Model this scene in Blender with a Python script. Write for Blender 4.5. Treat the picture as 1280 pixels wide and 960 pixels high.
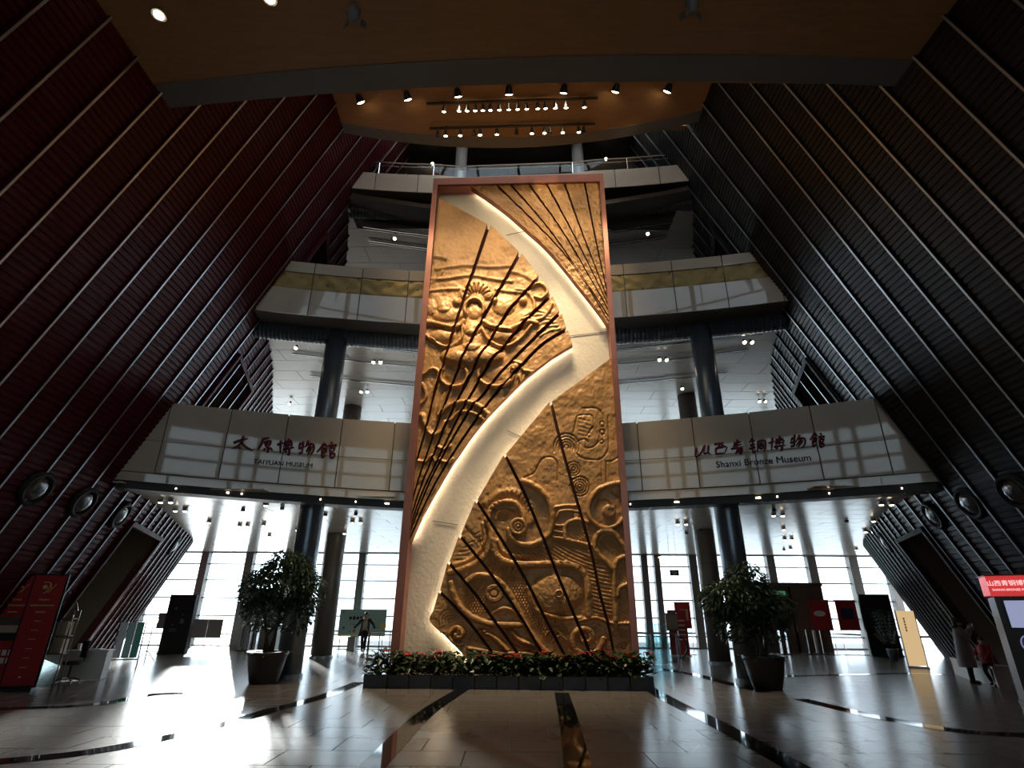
import bpy, bmesh, math, random
import numpy as np
from mathutils import Vector, Matrix
random.seed(7); np.random.seed(7)
for o in list(bpy.data.objects): bpy.data.objects.remove(o)
S = bpy.context.scene
COL = S.collection

# ------------------------------------------------------------------ camera
F = 680.0; PITCH = math.radians(23.0); ROLL = math.radians(.35); CAM = np.array([0, 0, 1.7])
_R0 = np.array([1., 0, 0]); _U0 = np.array([0, -math.sin(PITCH), math.cos(PITCH)])
FW = np.array([0, math.cos(PITCH), math.sin(PITCH)])
RT = math.cos(ROLL) * _R0 + math.sin(ROLL) * _U0
UP = math.cos(ROLL) * _U0 - math.sin(ROLL) * _R0
cd = bpy.data.cameras.new('camera'); cam = bpy.data.objects.new('camera', cd); COL.objects.link(cam)
cd.sensor_width = 36; cd.lens = 36 * F / 1280; cd.clip_end = 500
M = Matrix.Identity(4)
for i in range(3):
    M[i][0] = RT[i]; M[i][1] = UP[i]; M[i][2] = -FW[i]; M[i][3] = CAM[i]
cam.matrix_world = M
S.camera = cam
S.view_settings.view_transform = 'Standard'; S.view_settings.look = 'None'
S.view_settings.gamma = 1; S.view_settings.use_curve_mapping = False
S.view_settings.exposure = 0.0
S.cycles.use_denoising = True
S.cycles.max_bounces = 8; S.cycles.diffuse_bounces = 4; S.cycles.glossy_bounces = 4
S.cycles.transparent_max_bounces = 12
S.cycles.sample_clamp_indirect = 6.0
S.cycles.caustics_reflective = False; S.cycles.caustics_refractive = False

# ------------------------------------------------------------------ sky and sun
w = bpy.data.worlds.new('sky'); S.world = w; w.use_nodes = True
bgn = w.node_tree.nodes['Background']; bgn.inputs['Color'].default_value = (.86, .94, 1, 1)
bgn.inputs['Strength'].default_value = 7.0
SUN_AZ = math.radians(-25.0); SUN_EL = math.radians(8.2)
sd = bpy.data.lights.new('sun', 'SUN'); sd.energy = 18.0; sd.angle = math.radians(2.0); sd.color = (1, .95, .86)
sun = bpy.data.objects.new('sun', sd); COL.objects.link(sun)
_s = Vector((math.sin(SUN_AZ) * math.cos(SUN_EL), math.cos(SUN_AZ) * math.cos(SUN_EL), math.sin(SUN_EL)))
sun.rotation_euler = _s.to_track_quat('Z', 'Y').to_euler(); sun.location = (-30, 60, 20)

# ------------------------------------------------------------------ pixel helpers (1280 x 960)
def ray(px, py): return RT * ((px - 640) / F) + UP * ((480 - py) / F) + FW
def onz(px, py, z): d = ray(px, py); return CAM + d * ((z - CAM[2]) / d[2])
def ony(px, py, y): d = ray(px, py); return CAM + d * (y / d[1])
def onplane(px, py, P, n):
    d = ray(px, py); return CAM + d * (np.dot(np.asarray(P) - CAM, n) / np.dot(d, n))

# ------------------------------------------------------------------ object helpers
def tag(o, label=None, cat=None, group=None, kind=None):
    if label: o['label'] = label
    if cat: o['category'] = cat
    if group: o['group'] = group
    if kind: o['kind'] = kind
    return o
def empty(name, loc=(0, 0, 0), rz=0, parent=None):
    o = bpy.data.objects.new(name, None); COL.objects.link(o)
    o.location = loc; o.rotation_euler = (0, 0, rz); o.empty_display_size = .2
    if parent: o.parent = parent
    return o
class MB:
    def __init__(s): s.v = []; s.f = []; s.m = []; s.mi = 0
    def add(s, vs, fs):
        b = len(s.v); s.v += [tuple(map(float, p)) for p in vs]
        for f in fs: s.f.append(tuple(i + b for i in f)); s.m.append(s.mi)
        return s
    def box(s, c, d, rz=0, tilt=None):
        x, y, z = d[0] / 2, d[1] / 2, d[2] / 2
        P = [(-x, -y, -z), (x, -y, -z), (x, y, -z), (-x, y, -z), (-x, -y, z), (x, -y, z), (x, y, z), (-x, y, z)]
        m = Matrix.Rotation(rz, 3, 'Z')
        if tilt: m = m @ Matrix.Rotation(tilt, 3, 'X')
        return s.add([Vector(c) + m @ Vector(p) for p in P], [(3, 2, 1, 0), (4, 5, 6, 7), (0, 1, 5, 4), (1, 2, 6, 5), (2, 3, 7, 6), (3, 0, 4, 7)])
    def hexa(s, P): return s.add(P, [(3, 2, 1, 0), (4, 5, 6, 7), (0, 1, 5, 4), (1, 2, 6, 5), (2, 3, 7, 6), (3, 0, 4, 7)])
    def tube(s, path, r, n=8, cap=True):
        path = [Vector(p) for p in path]; rs = r if isinstance(r, (list, tuple)) else [r] * len(path); b = len(s.v); vs = []
        t0 = (path[1] - path[0]).normalized(); a = t0.orthogonal().normalized()
        for i, p in enumerate(path):
            t = (path[min(i + 1, len(path) - 1)] - path[max(i - 1, 0)]).normalized()
            a = (a - t * a.dot(t)).normalized(); c = t.cross(a)
            for k in range(n):
                q = 2 * math.pi * k / n; vs.append(p + (a * math.cos(q) + c * math.sin(q)) * rs[i])
        fs = [(i * n + k, i * n + (k + 1) % n, (i + 1) * n + (k + 1) % n, (i + 1) * n + k) for i in range(len(path) - 1) for k in range(n)]
        if cap: fs += [tuple(range(n - 1, -1, -1)), tuple((len(path) - 1) * n + k for k in range(n))]
        return s.add(vs, fs)
    def lathe(s, prof, c=(0, 0, 0), n=20, axis=None, sx=1, sy=1):
        c = Vector(c); m = Matrix.Identity(3)
        if axis is not None: m = Vector(axis).to_track_quat('Z', 'Y').to_matrix()
        vs = [c + m @ Vector((r * math.cos(2 * math.pi * k / n) * sx, r * math.sin(2 * math.pi * k / n) * sy, z)) for r, z in prof for k in range(n)]
        fs = [(i * n + k, i * n + (k + 1) % n, (i + 1) * n + (k + 1) % n, (i + 1) * n + k) for i in range(len(prof) - 1) for k in range(n)]
        fs += [tuple(range(n - 1, -1, -1)), tuple((len(prof) - 1) * n + k for k in range(n))]
        return s.add(vs, fs)
    def ball(s, c, r, n=10, m=7, sc=(1, 1, 1)):
        c = Vector(c); vs = []; fs = []
        for i in range(m + 1):
            t = math.pi * i / m
            for k in range(n):
                q = 2 * math.pi * k / n
                vs.append(c + Vector((r * sc[0] * math.sin(t) * math.cos(q), r * sc[1] * math.sin(t) * math.sin(q), -r * sc[2] * math.cos(t))))
        for i in range(m):
            for k in range(n): fs.append((i * n + k, i * n + (k + 1) % n, (i + 1) * n + (k + 1) % n, (i + 1) * n + k))
        return s.add(vs, fs)
    def prism(s, A, B):
        n = len(A); return s.add(list(A) + list(B), [tuple(range(n - 1, -1, -1)), tuple(range(n, 2 * n))] + [(k, (k + 1) % n, n + (k + 1) % n, n + k) for k in range(n)])
    def grid(s, G):
        n, m = len(G), len(G[0]); return s.add([p for r in G for p in r], [(i * m + k, i * m + k + 1, (i + 1) * m + k + 1, (i + 1) * m + k) for i in range(n - 1) for k in range(m - 1)])
    def build(s, name, mat, parent=None, smooth=False, off=None, bevel=0):
        me = bpy.data.meshes.new(name)
        v = s.v if off is None else [(a - off[0], b - off[1], c - off[2]) for a, b, c in s.v]
        me.from_pydata(v, [], s.f)
        mats = mat if isinstance(mat, (list, tuple)) else [mat]
        for k in mats: me.materials.append(k)
        if len(mats) > 1: me.polygons.foreach_set('material_index', s.m)
        if smooth: me.polygons.foreach_set('use_smooth', [True] * len(s.f))
        bm = bmesh.new(); bm.from_mesh(me); bmesh.ops.remove_doubles(bm, verts=bm.verts, dist=1e-5) if smooth and len(s.v) < 20000 else None
        bmesh.ops.recalc_face_normals(bm, faces=bm.faces); bm.to_mesh(me); bm.free()
        me.update()
        o = bpy.data.objects.new(name, me); COL.objects.link(o)
        if parent: o.parent = parent
        if bevel:
            b = o.modifiers.new('edge', 'BEVEL'); b.width = bevel; b.segments = 2
        return o
def inst(o, loc=None, rot=None, parent=None, scale=None):
    c = o.copy(); COL.objects.link(c)
    if loc is not None: c.location = loc
    if rot is not None: c.rotation_euler = rot
    if scale is not None: c.scale = scale
    if parent is not None: c.parent = parent
    return c
def copy_tree(o, parent=None):
    c = o.copy(); COL.objects.link(c); c.parent = parent
    for ch in list(o.children): copy_tree(ch, c)
    return c

ORD = 'first second third fourth fifth sixth seventh eighth ninth tenth eleventh twelfth thirteenth fourteenth fifteenth sixteenth seventeenth eighteenth nineteenth twentieth'.split()
ORD += ['twenty-' + o for o in ORD[:9]]
# ------------------------------------------------------------------ materials
def mat(name, col, rough=.5, metal=0., spec=.5, emit=None, estr=0, coat=0, noise=None, bump=None, rnd=0, alpha=None):
    m = bpy.data.materials.new(name); m.use_nodes = True; nt = m.node_tree; b = nt.nodes['Principled BSDF']
    b.inputs['Base Color'].default_value = (*col, 1); b.inputs['Roughness'].default_value = rough; b.inputs['Metallic'].default_value = metal
    b.inputs['Specular IOR Level'].default_value = spec; b.inputs['Coat Weight'].default_value = coat; b.inputs['Coat Roughness'].default_value = .03
    if emit: b.inputs['Emission Color'].default_value = (*emit, 1); b.inputs['Emission Strength'].default_value = estr
    N = nt.nodes; L = nt.links
    if noise or bump: tc = N.new('ShaderNodeTexCoord')
    src = None
    if noise:
        sc, amt = noise[0], noise[1]; st = noise[2] if len(noise) > 2 else (1, 1, 1)
        mp = N.new('ShaderNodeMapping'); mp.inputs['Scale'].default_value = st; L.new(tc.outputs['Object'], mp.inputs[0])
        n = N.new('ShaderNodeTexNoise'); n.inputs['Scale'].default_value = sc; n.inputs['Detail'].default_value = 6; n.inputs['Roughness'].default_value = .62
        L.new(mp.outputs[0], n.inputs['Vector'])
        r = N.new('ShaderNodeMapRange'); r.inputs['From Min'].default_value = .3; r.inputs['From Max'].default_value = .7
        r.inputs['To Min'].default_value = 1 - amt; r.inputs['To Max'].default_value = 1 + amt; L.new(n.outputs['Fac'], r.inputs['Value'])
        src = r.outputs[0]
    if rnd:
        oi = N.new('ShaderNodeObjectInfo'); r2 = N.new('ShaderNodeMapRange'); r2.inputs['To Min'].default_value = 1 - rnd; r2.inputs['To Max'].default_value = 1 + rnd
        L.new(oi.outputs['Random'], r2.inputs['Value'])
        if src:
            mu = N.new('ShaderNodeMath'); mu.operation = 'MULTIPLY'; L.new(src, mu.inputs[0]); L.new(r2.outputs[0], mu.inputs[1]); src = mu.outputs[0]
        else: src = r2.outputs[0]
    if src:
        vm = N.new('ShaderNodeVectorMath'); vm.operation = 'SCALE'; vm.inputs[0].default_value = col; L.new(src, vm.inputs['Scale']); L.new(vm.outputs[0], b.inputs['Base Color'])
    if bump:
        n2 = N.new('ShaderNodeTexNoise'); n2.inputs['Scale'].default_value = bump[0]; n2.inputs['Detail'].default_value = 5
        L.new(tc.outputs['Object'], n2.inputs['Vector']); bp = N.new('ShaderNodeBump'); bp.inputs['Strength'].default_value = bump[1]; bp.inputs['Distance'].default_value = bump[2]
        L.new(n2.outputs['Fac'], bp.inputs['Height']); L.new(bp.outputs[0], b.inputs['Normal'])
    return m
def glassmat(name, tint, gloss=.08, rough=.02):
    m = bpy.data.materials.new(name); m.use_nodes = True; nt = m.node_tree; nt.nodes.clear()
    o = nt.nodes.new('ShaderNodeOutputMaterial'); mx = nt.nodes.new('ShaderNodeMixShader'); t = nt.nodes.new('ShaderNodeBsdfTransparent'); g = nt.nodes.new('ShaderNodeBsdfGlossy')
    t.inputs[0].default_value = (*tint, 1); g.inputs['Roughness'].default_value = rough; mx.inputs[0].default_value = gloss
    nt.links.new(t.outputs[0], mx.inputs[1]); nt.links.new(g.outputs[0], mx.inputs[2]); nt.links.new(mx.outputs[0], o.inputs[0]); return m
X = {}
X['red_clad'] = mat('red cladding', (.062, .0025, .006), .46, spec=.13)
X['dark_clad'] = mat('dark cladding', (.011, .010, .011), .42, spec=.26)
X['red_batten'] = mat('maroon batten', (.06, .004, .008), .6, spec=.2)
X['dark_batten'] = mat('charcoal batten', (.012, .012, .013), .6, spec=.2)
X['nosing'] = mat('steel nosing', (.40, .415, .44), .38, 1.)
X['stone'] = mat('polished fascia stone', (.54, .475, .39), .035, spec=.65, noise=(.7, .07), rnd=.06)
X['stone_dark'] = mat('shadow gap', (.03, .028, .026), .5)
X['trimgrey'] = mat('grey ceiling border', (.16, .16, .155), .6)
X['wood_ceiling'] = mat('timber ceiling', (.36, .19, .075), .55, noise=(1.6, .12, (1, 8, 1)))
X['white_panel'] = mat('white ceiling panel', (.70, .65, .57), .20, spec=.8, noise=(.9, .10, (1, 14, 1)), rnd=.04)
X['joint'] = mat('dark joint', (.12, .11, .10), .7)
X['tile'] = mat('floor stone tile', (.20, .18, .16), .23, spec=.75, noise=(1.3, .10), rnd=.06, bump=(3, .06, .01))
X['band'] = mat('black polished band', (.012, .011, .011), .05, spec=.6)
X['column'] = mat('blue grey steel column', (.17, .205, .245), .27, .5)
X['column_brown'] = mat('brown grey column', (.13, .115, .10), .35, .2)
X['bronze'] = mat('golden bronze relief', (.54, .288, .105), .42, .15, noise=(1.1, .22), bump=(12, .32, .02))
X['copper'] = mat('copper side', (.30, .085, .028), .42, .5)
X['copper_shade'] = mat('shaded copper groove', (.10, .022, .010), .6, .2)  # shade inside the grooves painted in as a darker copper
X['frame'] = mat('rose copper frame', (.46, .20, .155), .36, .55, noise=(1.5, .12))
X['stucco'] = mat('cream stucco', (.84, .77, .65), .7, noise=(.6, .04), bump=(9, .5, .03))
X['led'] = mat('warm led', (1, .8, .5), .5, emit=(1, .80, .52), estr=42)
X['mullion'] = mat('mullion', (.17, .155, .14), .45, .2)
X['transom'] = mat('transom', (.12, .13, .14), .45, .2)
X['glass'] = glassmat('window glass', (.93, .97, 1), .05)
X['glass_rear'] = glassmat('tinted glass', (.44, .47, .48), .06)
X['rail_glass'] = glassmat('railing glass', (.78, .90, .92), .14)
X['glass_low'] = glassmat('balcony glass', (.80, .90, .94), .03)
X['chrome'] = mat('chrome', (.55, .56, .58), .18, 1.)
X['black'] = mat('black metal', (.012, .012, .013), .4)
X['slate'] = mat('slate block', (.055, .06, .075), .55, noise=(5, .2), rnd=.15)
X['leaf'] = mat('dark leaf', (.028, .060, .018), .38, rnd=.2)
X['leaf2'] = mat('poinsettia leaf', (.028, .055, .018), .42, rnd=.25)
X['bract'] = mat('red bract', (.42, .012, .02), .5, rnd=.2)
X['bark'] = mat('bark', (.06, .045, .03), .8, noise=(8, .3))
X['soil'] = mat('soil', (.02, .015, .01), .9)
X['pot'] = mat('dark ceramic pot', (.02, .019, .018), .35, noise=(6, .2))
X['frieze'] = mat('gilded frieze', (.34, .245, .085), .5, .2, noise=(3, .15), bump=(5, .5, .03))
X['white'] = mat('white paint', (.75, .74, .72), .45)
X['lamp'] = mat('lit lamp', (1, .9, .75), .5, emit=(1, .80, .52), estr=26)
X['lamp2'] = mat('lit downlight', (1, .9, .75), .5, emit=(1, .83, .58), estr=14)
X['redpaint'] = mat('red print', (.42, .018, .02), .5)
X['redlit'] = mat('backlit red sign', (.6, .05, .05), .4, emit=(.95, .06, .06), estr=.55)
X['gold'] = mat('gold print', (.62, .40, .14), .45)
X['inkwhite'] = mat('white print', (.8, .78, .74), .5)
X['ink'] = mat('dark print', (.015, .015, .018), .6, spec=.2)
X['letter_red'] = mat('crimson letter', (.13, .006, .02), .5)
X['dark'] = mat('dark board', (.018, .018, .02), .35)
X['brown'] = mat('brown wall panel', (.10, .075, .055), .5)
X['niche'] = mat('niche plaster', (.50, .40, .28), .6)
X['pave'] = mat('outside paving', (.55, .55, .53), .8)
X['facade'] = mat('pale facade', (.93, .95, .97), .6)
X['facade_win'] = mat('facade window', (.78, .86, .90), .4)
# ------------------------------------------------------------------ curves
def catmull(pts, n=12):
    P = [np.array(p, float) for p in pts]; P = [2 * P[0] - P[1]] + P + [2 * P[-1] - P[-2]]; o = []
    for i in range(1, len(P) - 2):
        for k in range(n):
            t = k / n; a, b, c, d = P[i - 1:i + 3]
            o.append(.5 * (2 * b + (c - a) * t + (2 * a - 5 * b + 4 * c - d) * t * t + (3 * b - a - 3 * c + d) * t ** 3))
    o.append(P[-2]); return np.array(o)
def resample(c, n):
    c = np.asarray(c, float); s = np.r_[0, np.cumsum(np.linalg.norm(np.diff(c, axis=0), axis=1))]; q = np.linspace(0, s[-1], n)
    return np.stack([np.interp(q, s, c[:, k]) for k in range(c.shape[1])], 1), q

# ------------------------------------------------------------------ floor
TOWER = {-1: [(-10.8, -14), (-10.8, 4), (-10.8, 11), (-10.95, 14.5), (-11.45, 17), (-12.3, 19.6), (-13.4, 22.3), (-14.9, 26), (-16.1, 28.5), (-18.2, 31.5), (-21.5, 34)],
         1: [(11.2, -14), (11.2, 4), (11.2, 10), (11.25, 13.5), (11.85, 16.2), (12.75, 18.8), (13.8, 21.0), (15.3, 24), (16.8, 26.8), (18.8, 29.8), (22, 33)]}
LEAN = .42; ZREF = 5.2; ZTOP = 21.6
class Tower:
    def __init__(s, side):
        s.side = side; s.c, s.S = resample(catmull(TOWER[side], 24), 700)
        t = np.gradient(s.c, axis=0); t /= np.linalg.norm(t, axis=1)[:, None]; s.n = np.stack([t[:, 1], -t[:, 0]], 1) * (-side)
    def at(w, s): return np.array([np.interp(s, w.S, w.c[:, k]) for k in (0, 1)]), np.array([np.interp(s, w.S, w.n[:, k]) for k in (0, 1)])
    def P(w, s, z, d=0.):       # d: distance out of the surface
        c, n = w.at(s); n = n / np.linalg.norm(n); k = math.hypot(1, LEAN)
        q = c + n * (LEAN * (z - ZREF) + d / k)
        return np.array([q[0], q[1], z - d * LEAN / k])
    def x_at(w, y, z):
        return np.interp(y, w.c[:, 1] + w.n[:, 1] * LEAN * (z - ZREF), w.c[:, 0] + w.n[:, 0] * LEAN * (z - ZREF))
TL, TR = Tower(-1), Tower(1)

flo = empty('floor'); tag(flo, 'polished grey stone floor of large rectangular tiles', 'floor', kind='structure')
m = MB(); m.box((0, 12, -.16), (60, 60, .30)); m.build('subfloor', X['joint'], flo)
tw, td = 1.2, .8
t0 = MB(); t0.box((0, 0, -.006), (tw - .016, td - .016, .016)); tile0 = None
cells = []
for j in range(-18, 41):
    for i in range(-22, 23):
        x = (i + .5 * (j % 2)) * tw; y = j * td + .3
        lim = 14.2 if y < 17 else 14.2 + (y - 17) * .62
        if abs(x) < lim and y < 33.8: cells.append((x, y))
def vis(c):
    q = np.array([c[0], c[1], 0]) - CAM; z = q @ FW
    if z < 1: return 0
    px = 640 + F * (q @ RT) / z; py = 480 - F * (q @ UP) / z
    if not (-30 < px < 1310 and py < 975): return 0
    if abs(c[0]) < 3 and c[1] > 16: return 0
    return 1 / z
cells.sort(key=lambda c: -vis(c))
rest = MB()
for k, (x, y) in enumerate(cells):
    if k < 300 and vis((x, y)):
        if tile0 is None: tile0 = t0.build('tile', X['tile'], flo); tile0.location = (x, y, 0)
        else: inst(tile0, (x, y, random.uniform(-.0008, .0008)), parent=flo)
    else: rest.box((x, y, -.006), (tw - .016, td - .016, .016))
tag(rest.build('distant_tiles', X['tile'], flo), kind='stuff')
# dark inlaid bands
def strip_floor(pts, wd, name='stone_band'):
    c, q = resample(catmull(pts, 8), 40); t = np.gradient(c, axis=0); t /= np.linalg.norm(t, axis=1)[:, None]; n = np.stack([-t[:, 1], t[:, 0]], 1)
    m = MB(); a = c + n * wd / 2; b = c - n * wd / 2
    m.grid([[(a[i][0], a[i][1], .005), (b[i][0], b[i][1], .005)] for i in range(len(c))]); return m.build(name, X['band'], flo)
def flp(*px): return [onz(x, y, 0)[:2] for x, y in px]
strip_floor(flp((702, 866), (712, 905), (722, 958), (740, 1060)), .34)
strip_floor(flp((578, 862), (532, 892), (474, 950), (430, 1000)), .34)
strip_floor(flp((806, 858), (842, 878), (890, 902), (960, 940), (1040, 985)), .36)
strip_floor(flp((450, 853), (403, 871), (340, 888), (270, 908), (190, 926), (100, 942), (-40, 956)), .36)
strip_floor(flp((270, 867), (196, 868), (130, 879), (70, 884), (-20, 886)), .34)
strip_floor(flp((1000, 874), (1050, 886), (1100, 897), (1160, 908), (1230, 917), (1320, 920)), .36)
strip_floor(flp((820, 836), (862, 842), (905, 853), (960, 866)), .40)
strip_floor(flp((960, 846), (1040, 844), (1140, 842), (1230, 846)), .30)

# ------------------------------------------------------------------ leaning tower walls
HOLES = {-1: [(31.66, 35.8, 0, 4.25), (30.33, 33.2, 7.6, 9.73), (30.0, 32.4, 13.0, 14.9)],
         1: [(31.0, 33.85, 0, 4.12), (30.05, 32.8, 7.6, 9.6), (29.6, 32.0, 13.0, 14.9)]}
PORT = {-1: [26.72, 28.4, 30.5, 39.0], 1: [26.35, 27.85, 29.8, 36.4]}
def corr(w, s0, s1, z0, z1, pitch, dz):
    n = max(1, round((z1 - z0) / pitch)); h = (z1 - z0) / n; m = MB(); sm = (s0 + s1) / 2; ks = [s0, sm, s1]
    G = []
    for i in range(n):
        z = z0 + i * h
        G += [[w.P(s, z, 0) for s in ks], [w.P(s, z + h * .12, dz) for s in ks], [w.P(s, z + h * .72, dz) for s in ks], [w.P(s, z + h * .84, 0) for s in ks]]
    G.append([w.P(s, z1, 0) for s in ks]); m.grid(G); return m
for side, w, nm in ((-1, TL, 'left'), (1, TR, 'right')):
    root = empty('wall_' + nm); c = 'dark red' if side < 0 else 'near-black'
    tag(root, 'inward leaning %s ribbed metal wall with slanting battens' % c, 'wall', kind='structure')
    cm = X['red_clad' if side < 0 else 'dark_clad']; bm_ = X['red_batten' if side < 0 else 'dark_batten']
    s0 = (22.55 - .82 * 8) if side < 0 else (24.1 - .83 * 10); pit = .82 if side < 0 else .83
    ss = [s0 + pit * k for k in range(int((w.S[-1] - s0) / pit))]
    m = MB(); m.grid([[w.P(s, 0), w.P(s, ZTOP)] for s in np.linspace(0, ss[0], 6)]); m.build('rear_cladding', cm, root)
    m = MB(); m.grid([[w.P(s, z, -1.6) for z in (0, 7, 14, ZTOP)] for s in np.linspace(0, w.S[-1], 40)]); m.build('backing', X['dark'], root)
    for a, b in zip(ss[:-1], ss[1:]):
        mid = (a + b) / 2; zs = [(0, ZTOP)]
        cuts = []
        for h in HOLES[side]:
            if h[0] < b - .1 and h[1] > a + .1: cuts.append((h[2], h[3], max(a, h[0]), min(b, h[1])))
        z = 0.; segs = []
        for c0, c1, sa, sb in sorted(cuts):
            if c0 > z: segs.append((z, c0, a, b))
            if sa > a + .02: segs.append((c0, c1, a, sa))
            if sb < b - .02: segs.append((c0, c1, sb, b))
            z = c1
        segs.append((z, ZTOP, a, b))
        allm = MB()
        for za, zb, sa, sb in segs:
            q = corr(w, sa, sb, za, zb, .135, .024); allm.add(q.v, q.f)
        allm.build('cladding_panel', cm, root)
    for s in ss:
        zz = [(0., ZTOP)]
        for h in HOLES[side]:
            if h[0] - .02 < s < h[1] + .02: zz = [q for (a, b) in zz for q in ((a, h[2]), (h[3], b)) if q[1] - q[0] > .1]
        m = MB(); m2 = MB(); bw = .032
        for a, b in zz:
            m.hexa([w.P(s - bw, a, -.01), w.P(s + bw, a, -.01), w.P(s + bw, a, .075), w.P(s - bw, a, .075), w.P(s - bw, b, -.01), w.P(s + bw, b, -.01), w.P(s + bw, b, .075), w.P(s - bw, b, .075)])
            e = .022
            m2.hexa([w.P(s - e, a, .075), w.P(s + e, a, .075), w.P(s + e, a, .085), w.P(s - e, a, .085), w.P(s - e, b, .075), w.P(s + e, b, .075), w.P(s + e, b, .085), w.P(s - e, b, .085)])
        o = m.build('batten', bm_, root); m2.build('nosing', X['nosing'], o)
    # recessed doorways
    for k, (sa, sb, za, zb) in enumerate(HOLES[side]):
        D = -1.1; zf = za
        o = MB(); o.grid([[w.P(s, z, D) for z in (zf, zb)] for s in (sa, (sa + sb) / 2, sb)]); d = o.build('doorway_back', X['niche'], root)
        o = MB()
        for s in (sa, sb): o.grid([[w.P(s, z, q) for q in (D, .02)] for z in (zf, zb)])
        o.grid([[w.P(s, zb, q) for q in (D, .02)] for s in (sa, sb)]); o.build('reveal', X['brown'], d)
        o = MB(); e = .13
        for s, dr in ((sa, -1), (sb, 1)):
            s2 = s + dr * e * (2.0 if dr > 0 else 1)
            o.hexa([w.P(s, zf, -.1), w.P(s2, zf, -.1), w.P(s2, zf, .15), w.P(s, zf, .15), w.P(s, zb + e, -.1), w.P(s2, zb + e, -.1), w.P(s2, zb + e, .15), w.P(s, zb + e, .15)])
        o.hexa([w.P(sa, zb, -.1), w.P(sb, zb, -.1), w.P(sb, zb, .15), w.P(sa, zb, .15), w.P(sa, zb + e, -.1), w.P(sb, zb + e, -.1), w.P(sb, zb + e, .15), w.P(sa, zb + e, .15)])
        o.build('door_frame', bm_, d)
    # round portholes
    for s in PORT[side]:
        z = 4.38; c = w.P(s, z, .0); ax = Vector(w.P(s, z, 1) - w.P(s, z, 0))
        o = MB(); o.lathe([(.30, 0), (.42, 0), (.43, .07), (.38, .13), (.31, .13), (.30, .06)], c, 28, ax); p = o.build('porthole_rim', X['chrome'] if 0 else X['dark_batten'], root, True)
        o = MB(); o.lathe([(.31, .05), (.27, .10), (.18, .145), (.06, .165), (.01, .167)], c, 28, ax); o.build('porthole_glass', mat('porthole glass', (.05, .055, .06), .06, spec=.8), p, True)

# ------------------------------------------------------------------ balcony fascias
FL = {}      # plan line of the fascias, left and right
PLAN = {-1: [(-10.8, 15.05), (-3.0, 17.1)], 1: [(3.2, 16.85), (11.1, 14.4)]}
def plan_pt(side, u):
    a, b = np.array(PLAN[side][0]), np.array(PLAN[side][1]); q = a + (b - a) * u
    bow = max(0, 4 * u * (1 - u)) * .22; n = np.array([-(b - a)[1], (b - a)[0]]); n = n / np.linalg.norm(n)
    return q + n * bow
TILT = .055
ZL = {2: {-1: ((5.10, 7.45), (4.95, 7.46)), 1: ((4.95, 7.40), (5.03, 7.50))},
      3: {-1: ((10.98, 12.90), (11.25, 13.42)), 1: ((11.40, 13.55), (11.10, 13.0))},
      4: {-1: ((16.38, 17.05), (17.25, 18.12)), 1: ((17.30, 18.17), (16.42, 17.08))}}
def fpt(side, lev, u, v, d=0.):       # u along, v 0 bottom..1 top, d toward the hall
    (a0, a1), (b0, b1) = ZL[lev][side]; z0 = a0 + (b0 - a0) * u; z1 = a1 + (b1 - a1) * u
    q = plan_pt(side, u); z = z0 + (z1 - z0) * v; yy = (z - z0) * TILT + d
    a = plan_pt(side, max(u - .01, -.2)); b = plan_pt(side, min(u + .01, 1.2)); t = (b - a) / np.linalg.norm(b - a); n = np.array([t[1], -t[0]])
    return np.array([q[0] + n[0] * yy, q[1] + n[1] * yy, z])
def fquad(m, side, lev, u0, u1, v0, v1, d0, d1, n=1):
    for k in range(n):
        ua, ub = u0 + (u1 - u0) * k / n, u0 + (u1 - u0) * (k + 1) / n
        m.hexa([fpt(side, lev, ua, v0, d0), fpt(side, lev, ub, v0, d0), fpt(side, lev, ub, v0, d1), fpt(side, lev, ua, v0, d1),
                fpt(side, lev, ua, v1, d0), fpt(side, lev, ub, v1, d0), fpt(side, lev, ub, v1, d1), fpt(side, lev, ua, v1, d1)])
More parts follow.
